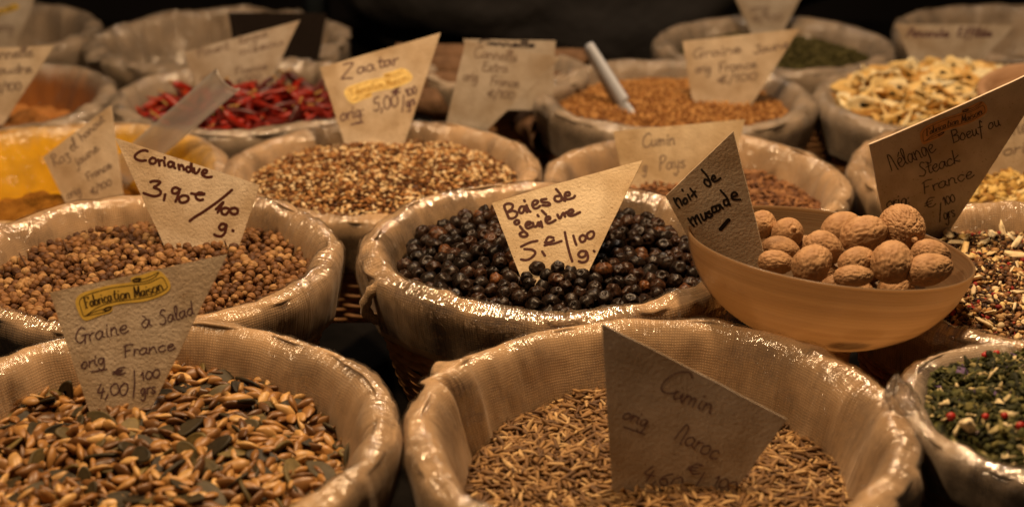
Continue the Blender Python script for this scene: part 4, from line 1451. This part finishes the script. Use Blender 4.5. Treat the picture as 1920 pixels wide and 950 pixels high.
JUN = grain_mats("juniper_berry", [(0, (0.008, 0.0045, 0.003)), (0.6, (0.016, 0.0075, 0.004)), (0.92, (0.035, 0.014, 0.006)), (1, (0.12, 0.045, 0.014))], 0.40, 0.30, 0.8, 650)
hp = H_('juniper', 0.83, -0.017, 0.010, 0.004, tilt=(0, 0.075))
fill(hp, [g_juniper(i) for i in range(8)], JUN, 0.0044, 0.0071, "juniper_berry", "dark wrinkled juniper berry lying in the lined basket", "juniper berry", "juniper berries heaped in the basket",
     "juniper_berries", "remaining dark juniper berries filling the basket", "juniper berries", tries=18000, rmax=0.93, n_single=300, lift=0.2, tilt=1.2, layers=3, var=0.10, under=1.3, base_rnd=0.0)

COR = grain_mats("coriander_seed", [(0, (0.06, 0.024, 0.009)), (0.3, (0.13, 0.056, 0.018)), (0.75, (0.23, 0.11, 0.038)), (1, (0.40, 0.24, 0.10))], 0.6, 0.3, 0.3, 500)
hp = H_('coriander', 0.875, -0.016, 0.005, 0.002)
fill(hp, [g_coriander(i) for i in range(5)], COR, 0.0023, 0.0043, "coriander_seed", "round ribbed brown coriander seed in the heap", "coriander seed", "coriander seeds heaped in the basket",
     "coriander_seeds", "remaining round brown coriander seeds filling the basket", "coriander seeds", tries=40000, n_single=300, lift=0.2, tilt=1.3, layers=2, var=0.16, under=1.3, base_rnd=0.0)

CUM = grain_mats("cumin_seed", [(0, (0.08, 0.038, 0.014)), (0.4, (0.18, 0.095, 0.034)), (0.8, (0.31, 0.18, 0.07)), (1, (0.50, 0.34, 0.16))], 0.6, 0.3, 0.25, 500)
hp = H_('cumin', 0.80, -0.0375, 0.004, 0.003, tilt=(0, 0.09))
fill(hp, [spindle(i) for i in range(8)], CUM, 0.0088, 0.0023, "cumin_seed", "slender ribbed tan cumin seed lying on the heap", "cumin seed", "cumin seeds heaped in the basket",
     "cumin_seeds", "remaining slender tan cumin seeds filling the basket", "cumin seeds", tries=60000, n_single=300, lift=0.10, tilt=0.28, layers=3, var=0.16, under=0.16, base_rnd=0.0, base_off=0.004)

# sunflower and pumpkin seeds: one heap, two kinds
SUN = grain_mats("sunflower_kernel", [(0, (0.08, 0.034, 0.010)), (0.3, (0.18, 0.080, 0.021)), (0.7, (0.34, 0.17, 0.047)), (1, (0.56, 0.35, 0.13))], 0.42, 0.5, 0.22, 260)
PUM = grain_mats("pumpkin_seed", [(0, (0.020, 0.015, 0.007)), (0.5, (0.040, 0.030, 0.012)), (0.85, (0.085, 0.062, 0.021)), (1, (0.17, 0.125, 0.040))], 0.55, 0.3, 0.3, 200)
hp = H_('seeds', 0.86, -0.027, 0.006, 0.006, tilt=(-0.03, 0.08))
fill(hp, [g_sunflower(i) for i in range(6)], SUN, 0.0112, 0.0045, "sunflower_kernel", "pale golden sunflower kernel in the salad seed mix", "sunflower kernel", "sunflower kernels in the salad seed mix",
     "sunflower_kernels", "remaining golden sunflower kernels of the salad seed mix", "sunflower kernels", tries=16000, n_single=300, lift=0.16, tilt=0.42, layers=3, var=0.15, under=0.28, base_rnd=0.1)
pshapes = [g_pumpkin(i) for i in range(4)]
pp = {}
pts = hp.points(0.0088, 3000, 0.97)
rng.shuffle(pts)
pts = [p for p in pts if visible((p[0], p[1], hp.h(*p)))][:150]
for (x, y) in pts:
    k = int(rng.integers(4))
    if k not in pp:
        o = pp[k] = tag(obj("pumpkin_seed", *pshapes[k], PUM[0]), "flat dark green pumpkin seed in the salad seed mix", "pumpkin seed", "pumpkin seeds in the salad seed mix")
    else:
        o = pp[k].copy(); col.objects.link(o)
    M = rot_mat(rng.uniform(0, 6.28), rng.normal() * 0.5, rng.uniform(0, 6.28), rng.normal() * 0.4)
    p = (x, y, hp.h(x, y) + rng.uniform(-0.0006, 0.0026))
    o.matrix_world = Matrix([list(M[r]) + [p[r]] for r in range(3)] + [[0, 0, 0, 1]]) @ Matrix.Scale(0.0155 * (1 + 0.16 * rng.normal()), 4)

# zaatar
SES = grain_mats("sesame_seed", [(0, (0.07, 0.028, 0.009)), (0.35, (0.20, 0.078, 0.020)), (0.58, (0.40, 0.19, 0.055)), (0.74, (0.62, 0.41, 0.18)), (1, (0.80, 0.65, 0.41))], 0.5, 0.35, 0.15, 500)
hp = H_('zaatar', 0.86, -0.012, 0.016, 0.003)
fill(hp, [g_sesame(0), g_sesame(1), g_sesame(2), g_flake(71, 0.25, 0.5, 0.6, 1), g_flake(72, 0.3, 0.35, 0.6, 1)], SES, 0.0047, 0.0028, "sesame_seed", "pale flat sesame seed on the heaped thyme mix", "sesame seed", "sesame seeds in the thyme mix",
     "sesame_mix", "remaining sesame seeds and brown thyme crumbs of the heap", "spice mix", tries=50000, n_single=300, lift=0.15, tilt=0.45, layers=2, var=0.15, under=0.3, base_rnd=0.02)

# tan seeds, caraway, powders and herbs farther back
TAN = grain_mats("tan_seed", [(0, (0.20, 0.08, 0.02)), (0.5, (0.36, 0.17, 0.045)), (1, (0.50, 0.27, 0.09))], 0.6, 0.3, 0.2)
fill(H_('mustard', 0.84, -0.013, 0.010, 0.002), [g_grain(i) for i in range(3)], TAN, 0.0038, 0.0033, "tan_seed", "", "", "", "tan_seeds", "small tan seeds heaped under the white spoon", "seeds", tries=30000, n_single=0, lift=0.1, layers=1, base_rnd=0.1, base_off=0.001)
CAR = grain_mats("caraway_seed", [(0, (0.09, 0.035, 0.015)), (0.5, (0.20, 0.085, 0.03)), (1, (0.34, 0.17, 0.07))], 0.6, 0.3, 0.2)
fill(H_('carvi', 0.82, -0.018, 0.006, 0.003), [spindle(i, thick=0.15) for i in range(4)], CAR, 0.0082, 0.0033, "caraway_seed", "", "", "", "caraway_seeds", "reddish brown caraway seeds heaped in the basket", "seeds", tries=22000, n_single=0, lift=0.1, tilt=0.3, layers=1, base_rnd=0.05, base_off=0.001)
GRN = grain_mats("dried_green_herb", [(0, (0.035, 0.030, 0.008)), (0.5, (0.075, 0.068, 0.020)), (1, (0.15, 0.13, 0.05))], 0.8, 0.2, 0.2)
fill(H_('green', 0.80, -0.014, 0.008, 0.003), [g_flake(i, 0.2, 0.5, 0.5, 1) for i in range(4)], GRN, 0.0068, 0.0037, "herb", "", "", "", "dried_herbs", "dull green crumbled herbs heaped in the far basket", "dried herbs", tries=22000, n_single=0, lift=0.1, layers=1, base_rnd=0.2, base_off=0.001)

POW_Y = simple_mat("ochre_powder", (0.20, 0.085, 0.014), (0.34, 0.155, 0.024), 90, 0.95, 0.05, 1.0, 0.003)
POW_B = simple_mat("brown_powder", (0.36, 0.15, 0.04), (0.48, 0.22, 0.07), 90, 0.95, 0.05, 0.8, 0.0012)
for key, m, z, dome, nm, lab, dx, dy in (('yellow', POW_Y, -0.043, 0.012, "spice_powder", "ochre spice powder mounded in the yellow stained basket", -0.012, 0.0), ('brown', POW_B, -0.030, 0.012, "spice_powder", "orange brown spice powder in the left basket farther back", 0.0, 0.0)):
    hp = H_(key, 0.76, z, dome, 0.010, dx=dx, dy=dy)
    V, Fc = hp.base(0, 60, 140)
    o = obj(nm, V, Fc, m)
    tag(o, lab, "spice powder", kind="stuff")

# chillies
CHI = grain_mats("dried_chilli", [(0, (0.05, 0.003, 0.002)), (0.5, (0.18, 0.009, 0.003)), (0.85, (0.34, 0.016, 0.005)), (1, (0.36, 0.05, 0.01))], 0.42, 0.5, 0.3, 120)
M_stem = simple_mat("chilli_stalk", (0.30, 0.17, 0.05), (0.50, 0.30, 0.09), 200, 0.6)


def g_chili(seed):
    r = np.random.default_rng(seed)
    n = 12
    path, rad = [], []
    bx, bz = r.uniform(-0.22, 0.22), r.uniform(-0.1, 0.16)
    for j in range(n):
        t = j / (n - 1)
        path.append((t - 0.5, bx * (4 * (t - .5) ** 2 - .5), bz * (4 * (t - .5) ** 2 - .5)))
        rad.append(0.095 * (min(1, t * 7 + 0.35)) * (1 - t ** 2.2) ** 0.7 + 0.006)
    V, Fc = tube(path, rad, 10, 0.75)
    V = V * (1 + 0.0 * V[:, :1])
    V[:, 1] += 0.02 * nvec(V, 9, seed); V[:, 2] += 0.02 * nvec(V, 9, seed + 40)
    sv, sf = tube([(-0.5 - 0.13 * k / 3, path[0][1] + 0.02 * k / 3, path[0][2] + 0.04 * k / 3) for k in range(4)], [0.032, 0.022, 0.02, 0.026], 6)
    return (V, Fc), (sv, sf)


chs = [g_chili(i) for i in range(6)]
hp = H_('chili', 0.82, -0.017, 0.017, 0.006, tilt=(0, -0.06))
cp = {}
for L in range(3):
    for (x, y) in hp.points(0.0126, 2200, 0.93):
        k = int(rng.integers(6))
        M = rot_mat(rng.uniform(0, 6.28), rng.normal() * 0.4, rng.uniform(0, 6.28), rng.normal() * 1.0)
        p = (x, y, hp.h(x, y) + 0.003 - 0.007 * L)
        if L == 2 and not (rng.uniform() < .6): continue
        if not visible(p): continue
        if k not in cp:
            o = cp[k] = tag(obj("dried_chilli", *chs[k][0], CHI[0]), "small wrinkled red dried chilli on the heap", "chilli", "dried red chillies in the basket")
            st = obj("stalk", *chs[k][1], M_stem, o)
        else:
            o = cp[k].copy(); col.objects.link(o)
            for ch in cp[k].children:
                c = ch.copy(); col.objects.link(c); c.parent = o
        o.matrix_world = Matrix([list(M[r]) + [p[r]] for r in range(3)] + [[0, 0, 0, 1]]) @ Matrix.Scale(0.038 * (1 + 0.25 * rng.normal()), 4)
V, Fc = hp.base(0.010)
o = obj("chilli_crumbs", V, Fc, simple_mat("chilli_crumb", (0.05, 0.004, 0.002), (0.16, 0.012, 0.004), 120, 0.6, 0.3, 0.8, 0.002))
tag(o, "dark red broken chilli bits under the whole chillies", "chilli bits", kind="stuff")

# almonds
ALM = grain_mats("almond_flake", [(0, (0.50, 0.26, 0.06)), (0.3, (0.68, 0.48, 0.18)), (0.7, (0.78, 0.64, 0.34)), (1, (0.82, 0.74, 0.50))], 0.55, 0.3, 0.18, 120)
fill(H_('almond', 0.86, -0.006, 0.022, 0.004), [g_almond(i) for i in range(6)], ALM, 0.0207, 0.0095, "almond_flake", "thin pale almond flake on the heap", "almond flake", "flaked almonds in the basket", "almond_flakes",
     "remaining thin pale almond flakes filling the basket", "almond flakes", tries=6000, n_single=300, lift=0.14, tilt=0.38, layers=3, var=0.15, under=0.22, base_rnd=0.3)
# golden flakes right
ONI = grain_mats("golden_flake", [(0, (0.20, 0.09, 0.02)), (0.3, (0.45, 0.26, 0.06)), (0.7, (0.66, 0.46, 0.14)), (1, (0.76, 0.62, 0.30))], 0.6, 0.3, 0.2)
fill(H_('onion', 0.80, -0.014, 0.008, 0.004), [g_flake(i, 0.22, 0.5, 0.6) for i in range(6)], ONI, 0.0082, 0.0046, "golden_flake", "", "", "", "golden_flakes", "crumbled golden dried flakes behind the dark steak seasoning card", "dried flakes", tries=20000, n_single=0, lift=0.15, tilt=0.5, layers=2, under=0.3)
# steak mix
STK = grain_mats("steak_spice", [(0, (0.03, 0.015, 0.010)), (0.3, (0.07, 0.035, 0.015)), (0.5, (0.20, 0.09, 0.035)), (0.66, (0.40, 0.23, 0.09)), (0.78, (0.58, 0.42, 0.20)), (0.86, (0.70, 0.58, 0.36)), (0.93, (0.72, 0.52, 0.20)), (0.95, (0.30, 0.02, 0.01)), (1.0, (0.20, 0.015, 0.01))], 0.6, 0.3, 0.2, 500)
fill(H_('steak', 0.84, -0.015, 0.006, 0.003), [g_grain(1), g_grain(2), g_flake(3, 0.35, 0.7, 0.7), g_flake(4, 0.25, 0.5, 0.8), g_flake(5, 0.3, 0.35, 0.6), g_grain(6, 0.6)], STK, 0.0033, 0.0021, "spice_bit", "small bit of peppery steak seasoning on the heap", "spice bit",
     "bits of the steak seasoning", "steak_seasoning", "cream, brown and black crumbs of peppery steak seasoning", "spice mix", tries=45000, n_single=0, lift=0.2, tilt=0.8, layers=2, var=0.28, under=0.5)
ONF = grain_mats("onion_flake", [(0, (0.66, 0.48, 0.22)), (1, (0.82, 0.70, 0.46))], 0.6, 0.3, 0.15)
hp = H_('steak', 0.82, -0.015, 0.006, 0.003)
op = {}
ofs = [g_flake(i + 20, 0.16, 0.28, 0.7) for i in range(4)]
for (x, y) in [p for p in hp.points(0.011, 900, 0.95) if visible((p[0], p[1], hp.h(*p)))][:45]:
    k = int(rng.integers(4))
    if k not in op: o = op[k] = tag(obj("onion_flake", *ofs[k], ONF[0]), "curled cream onion flake on the peppery steak seasoning", "onion flake", "onion flakes in the steak seasoning")
    else:
        o = op[k].copy(); col.objects.link(o)
    M = rot_mat(rng.uniform(0, 6.28), rng.normal() * 0.5, rng.uniform(0, 6.28), rng.normal() * 0.4)
    o.matrix_world = Matrix([list(M[r]) + [(x, y, hp.h(x, y) + 0.003)[r]] for r in range(3)] + [[0, 0, 0, 1]]) @ Matrix.Scale(0.0105 * (1 + 0.3 * rng.normal()), 4)
# herb mix, front right
HRB = grain_mats("green_herb", [(0, (0.012, 0.014, 0.005)), (0.35, (0.036, 0.040, 0.011)), (0.65, (0.080, 0.082, 0.022)), (0.85, (0.18, 0.155, 0.05)), (0.90, (0.55, 0.45, 0.24)), (0.97, (0.62, 0.52, 0.30)), (0.98, (0.10, 0.06, 0.14)), (1, (0.12, 0.08, 0.17))], 0.7, 0.25, 0.25, 500)
hp = H_('herb', 0.87, -0.003, 0.012, 0.004)
fill(hp, [g_flake(i, 0.16, 0.45, 1.0) for i in range(8)], HRB, 0.0054, 0.0023, "herb_leaf", "", "", "", "herb_mix", "crumbled green herb leaves with cream flecks in the front right basket", "herb mix", rmax=0.92, tries=26000, n_single=0, lift=0.15, tilt=0.6, layers=2, var=0.3, under=0.3)
RED = grain_mats("pink_peppercorn", [(0, (0.34, 0.012, 0.010)), (1, (0.50, 0.03, 0.02))], 0.4, 0.45, 0.3)
rs = g_grain(31, 0.95)
REDP = [(1848, 688, "red peppercorn of the pair high in the green herbs, left one"), (1866, 682, "red peppercorn of the pair high in the green herbs, right one"), (1842, 700, "lowest red peppercorn of the cluster near the herb basket's far side"), (1780, 808, "dark red peppercorn near the left rim of the herb basket"),
        (1843, 818, "bright red peppercorn alone below the big cream flake"), (1878, 820, "small dull red peppercorn right of the bright lone one"), (1908, 838, "red peppercorn near the photo's right edge in the herbs")]
for i, (px, py, lab) in enumerate(REDP):
    q = on_z(px, py, -0.004)
    if i == 0: o = p0_ = obj("pink_peppercorn", *rs, RED[0])
    else:
        o = p0_.copy(); col.objects.link(o)
    o.location = (q.x, q.y, hp.h(q.x, q.y) + 0.0030)
    o.scale = (0.0036 * (0.9 + 0.3 * (i % 3 == 0)),) * 3
    tag(o, lab, "peppercorn", "red peppercorns in the herb mix")
cf = obj("garlic_flake", *g_flake(44, 0.3, 0.6, 0.5, 3), ONF[0])
q = on_z(1812, 815, 0)
cf.location = (q.x, q.y, hp.h(q.x, q.y) + 0.004)
cf.scale = (0.013,) * 3
cf.rotation_euler = (0.3, 0.9, 1.2)
tag(cf, "large cream flake lying on the green herbs", "flake")

# cinnamon sticks
M_cin = simple_mat("cinnamon_bark", (0.10, 0.055, 0.030), (0.24, 0.14, 0.08), 60, 0.8, 0.2, 0.8, 0.002, stretch=(1, 1, 1))
CIN = [(840, 105, 1.245, 0.085, 0.0085, 4, "cinnamon stick lying across the back left of the pile"), (838, 128, 1.225, 0.080, 0.009, -3, "second cinnamon stick from the top on the pile's left"), (832, 160, 1.195, 0.075, 0.010, 6, "dark cinnamon stick in the pile left of the grey card"),
       (835, 195, 1.170, 0.070, 0.011, -8, "thick cinnamon stick low on the pile's left, behind the sesame basket"), (985, 225, 1.150, 0.060, 0.012, -62, "thick cinnamon stick pointing towards the camera, right of the grey card"), (1005, 245, 1.140, 0.050, 0.010, -75, "cinnamon stick end between the sesame and tan seed baskets"),
       (1030, 110, 1.255, 0.060, 0.0085, 5, "cinnamon stick at the back right of the pile"), (965, 205, 1.165, 0.060, 0.010, -40, "cinnamon stick half covered by the grey card's corner"), (1020, 150, 1.215, 0.05, 0.009, -30, "short cinnamon stick beside the tan seed basket"), (900, 160, 1.20, 0.09, 0.010, 12, "cinnamon stick behind the grey card")]
for i, (px, py, y, L, r, ang, lab) in enumerate(CIN):
    y, L, r = y * ROWS['sticks'], L * ROWS['sticks'], r * ROWS['sticks']
    # a quill: bark rolled in from both sides
    V = []
    m, n = 30, 12
    for j in range(n):
        t = j / (n - 1) - 0.5
        for k in range(m):
            u = k / (m - 1)
            a = (u - 0.5) * 2 * math.pi * 1.55
            rr = r * (1 - 0.42 * (abs(u - 0.5) * 2) ** 1.5) * (1 + 0.06 * noise.noise(Vector((t * 5 + i, math.cos(a), math.sin(a)))))
            V.append((t * L, rr * math.sin(a) * (1), rr * math.cos(a)))
    o = obj("cinnamon_stick", V, grid_faces(m, n, False), M_cin)
    md = o.modifiers.new("bark", 'SOLIDIFY'); md.thickness = 0.0012
    o.location = on_y(px, py, y)
    o.rotation_euler = (0.3 * i, R_(2), R_(ang))
    tag(o, lab, "cinnamon stick", "cinnamon sticks in the pile")
hp = H_('sticks', 0.8, -0.03, 0.0, 0.004)
V, Fc = hp.base(0)
tag(obj("bark_chips", V, Fc, M_cin), "dark cinnamon bark chips under the sticks", "bark chips", kind="stuff")

# film bunched up where the cumin and herb baskets touch
V, Fc = ico(5)
tv = []
for v in V:
    t = (v[2] + 1) / 2
    k = (1 - t) ** 0.6 * 0.75 + 0.16
    a = math.atan2(v[1], v[0])
    f = 1 + 0.30 * math.sin(7 * a + 5 * t) + 0.35 * noise.noise(Vector((v[0] * 3, v[1] * 3, t * 4)))
    q = math.hypot(v[0], v[1])
    tv.append((0.0125 * k * f * q * math.cos(a) - 0.006 * t * t, 0.010 * k * f * q * math.sin(a), 0.028 * t + 0.003 * noise.noise(Vector((v[0] * 4, v[1] * 4, 9)))))
M_tuft = film_mat("bunched_film", 1.3, 0.2, 2.0)
tuv = np.stack([np.arctan2(V[:, 1], V[:, 0]) * 0.01, V[:, 2] * 0.014], 1)
ft = obj("film_tuft", np.array(tv), Fc, M_tuft, uv=tuv)
q = on_z(1705, 765, 0.0)
ft.location = (q.x - 0.003, q.y, -0.006)
tag(ft, "bunched up end of cling film between the cumin and herb baskets", "cling film")
ft.scale = (0.8,) * 3

# things standing far back in the dark
M_bag = simple_mat("dark_cloth", (0.020, 0.019, 0.020), (0.035, 0.033, 0.034), 12, 0.8, 0.2, 0.4, 0.01)
V, Fc = ico(5)
bv = []
for v in V:
    f = 1 + 0.22 * noise.noise(Vector((v[0] * 1.6, v[1] * 1.6, v[2] * 1.6 + 4))) + 0.06 * noise.noise(Vector((v[0] * 5, v[1] * 5, v[2] * 5)))
    bv.append((v[0] * 0.30 * f, v[1] * 0.13 * f, v[2] * 0.13 * f + 0.0))
bag = obj("dark_bag", bv, Fc, M_bag)
bag.location = (0.07, 1.78, table_z(1.78) + 0.12)
tag(bag, "dark grey cloth bag slumped behind the back row of baskets", "bag")
V, Fc = tube([(0, 0, z) for z in np.linspace(0, 0.9, 6)], [0.016] * 6, 20)
pole = obj("metal_pole", V, Fc, simple_mat("blue_grey_metal", (0.10, 0.13, 0.16), (0.16, 0.20, 0.24), 20, 0.5, 0.4))
pole.location = (pxX(578, 1.95, 0.1), 1.95, table_z(1.95))
tag(pole, "blue grey metal pole in the dark behind the stall", "pole")

# ------------------------------------------------------------------ scoops
M_white = simple_mat("white_plastic", (0.42, 0.46, 0.54), (0.50, 0.54, 0.62), 50, 0.35, 0.5, 0.05)
p_top, p_bot = on_y(1100, 85, 1.288), on_y(1168, 200, 1.249)
ax = p_bot - p_top
L = ax.length
V = []
n = 28
for j in range(n + 1):
    t = j / n
    w = 0.0095 * (0.8 + 0.5 * t)
    if t < 0.06: w *= math.sqrt(max(0.02, 1 - ((0.06 - t) / 0.06) ** 2))
    for (sx, sz) in ((-1, -1), (1, -1), (1, 1), (-1, 1)):
        V.append((sx * w, sz * 0.0013 + (0.0012 if abs(sx) and sz > 0 else 0), -t * L))
Tq = grid_faces(4, n + 1).tolist() + [[0, 2, 1], [0, 3, 2], [4 * n, 4 * n + 1, 4 * n + 2], [4 * n, 4 * n + 2, 4 * n + 3]]
sp_ = obj("spoon", V, np.array(Tq), M_white, smooth=False)
tag(sp_, "white plastic spoon with its handle up, stuck in the tan seeds", "spoon")
sp_.location = p_top
sp_.rotation_euler = ((-ax).to_track_quat('Z', 'Y') @ Matrix.Rotation(R_(75), 3, 'Z').to_quaternion()).to_euler()
bv, bf = ico(3)
bv = bv * np.array([0.012, 0.004, 0.018]) + np.array([0, 0, -L - 0.012])
obj("spoon_bowl", bv, bf, M_white, sp_)


def clear_mat():
    m, nt, out = newmat("clear_acrylic")
    tr = nd(nt, 'ShaderNodeBsdfTransparent'); tr.inputs[0].default_value = (0.93, 0.91, 0.88, 1)
    gl = nd(nt, 'ShaderNodeBsdfGlossy', Roughness=0.25)
    d1 = nd(nt, 'ShaderNodeBsdfDiffuse'); d1.inputs[0].default_value = (0.8, 0.8, 0.8, 1)
    d2 = nd(nt, 'ShaderNodeBsdfTranslucent'); d2.inputs[0].default_value = (0.85, 0.85, 0.85, 1)
    df = nd(nt, 'ShaderNodeMixShader'); df.inputs[0].default_value = 0.6
    nt.links.new(d1.outputs[0], df.inputs[1]); nt.links.new(d2.outputs[0], df.inputs[2])
    tc = nd(nt, 'ShaderNodeTexCoord')
    n = nd(nt, 'ShaderNodeTexNoise', Scale=60, Detail=3)
    nt.links.new(tc.outputs['Object'], n.inputs[0])
    fl = nd(nt, 'ShaderNodeLayerWeight', Blend=0.5)
    fp_ = nd(nt, 'ShaderNodeMath', operation='POWER'); fp_.inputs[1].default_value = 4.0
    nt.links.new(fl.outputs['Facing'], fp_.inputs[0])
    fr = nd(nt, 'ShaderNodeMath', operation='MULTIPLY_ADD'); fr.inputs[1].default_value = 0.5; fr.inputs[2].default_value = 0.05
    nt.links.new(fp_.outputs[0], fr.inputs[0])
    a = nd(nt, 'ShaderNodeMixShader'); a.inputs[0].default_value = 0.5
    nt.links.new(tr.outputs[0], a.inputs[1]); nt.links.new(df.outputs[0], a.inputs[2])
    b = nd(nt, 'ShaderNodeMixShader')
    nt.links.new(fr.outputs[0], b.inputs[0]); nt.links.new(a.outputs[0], b.inputs[1]); nt.links.new(gl.outputs[0], b.inputs[2])
    nt.links.new(b.outputs[0], out.inputs[0])
    return m


M_clear = clear_mat()
p_top, p_bot = on_y(428, 148, 1.075), on_z(222, 328, -0.062)
ax = p_bot - p_top
L = ax.length
V = []
sec = []
w = 0.0112
for k in range(13):
    a = math.pi * k / 12
    sec.append((w * math.cos(a), 0.0065 * math.sin(a)))
for k in range(13):
    a = math.pi * (12 - k) / 12
    sec.append((w * 0.82 * math.cos(a), 0.0065 * 0.78 * math.sin(a)))
ns = len(sec)
for j in range(21):
    t = j / 20
    for (x, y) in sec: V.append((x, y, -t * L))
Tq = grid_faces(ns, 21).tolist()
for e in (0, 20 * ns):
    for k in range(12):
        a, b, c, d = e + k, e + k + 1, e + ns - 2 - k, e + ns - 1 - k
        Tq += [[a, b, c], [a, c, d]]
so = obj("scoop", V, np.array(Tq), M_clear)
tag(so, "clear plastic scoop handle sticking up from the yellow stained basket", "scoop")
so.location = p_top
so.rotation_euler = ((-ax).to_track_quat('Z', 'Y') @ Matrix.Rotation(R_(115), 3, 'Z').to_quaternion()).to_euler()
bv, bf = ico(3)
keep = [f for f in bf.tolist() if bv[f].mean(0)[1] < 0.25]
sb = obj("scoop_bowl", bv * np.array([0.019, 0.014, 0.028]) + np.array([0, 0.004, -L - 0.022]), np.array(keep), M_clear, so)
md = sb.modifiers.new("wall", 'SOLIDIFY'); md.thickness = 0.0012

# wooden scoop in the almonds, behind the steak card
M_wood = simple_mat("wooden_scoop", (0.30, 0.17, 0.09), (0.42, 0.26, 0.15), 30, 0.6, 0.3, 0.3, 0.0006, stretch=(1, 6, 6))
V = []
prof = [(0.0, 0.002), (0.014, 0.0035), (0.0225, 0.009), (0.0255, 0.0165), (0.029, 0.0175), (0.0315, 0.015), (0.0305, 0.006), (0.024, -0.003), (0.0, -0.006)]
for (pr, pz) in prof:
    for i in range(40):
        a = 2 * math.pi * i / 40
        V.append((pr * math.cos(a) * 1.25, pr * math.sin(a), pz))
ws = obj("wooden_scoop", V, grid_faces(40, len(prof)), M_wood)
ws.scale = (0.95,) * 3
ws.location = on_y(1915, 190, 1.18)
ws.rotation_euler = (R_(14), R_(-10), R_(20))
tag(ws, "brown wooden scoop lying in the flaked almonds behind the dark card", "scoop")

# dry stalks among the coriander
M_twig = simple_mat("dry_stalk", (0.05, 0.025, 0.012), (0.12, 0.06, 0.03), 200, 0.7)
hp = H_('coriander', 0.875, -0.016, 0.005, 0.002)
for i, (a, b, lab) in enumerate([((237, 443), (262, 470), "dark dry stalk lying left of the Coriandre card"), ((35, 468), (48, 492), "short dry stalk near the left end of the coriander heap"), ((421, 452), (424, 462), "tiny dry stalk at the foot of the Coriandre card"), ((118, 448), (128, 470), "thin dry stalk standing up at the coriander heap's back")]):
    A, Bq = on_z(*a, -0.008), on_z(*b, -0.011)
    A.z = hp.h(A.x, A.y) + 0.005; Bq.z = hp.h(Bq.x, Bq.y) + 0.002
    V, Fc = tube([A.lerp(Bq, t) - A for t in (0, .33, .66, 1)], [0.0005, 0.00055, 0.0006, 0.0004], 6)
    o = obj("dry_stalk", V, Fc, M_twig); o.location = A
    tag(o, lab, "stalk", "dry stalks among the coriander")
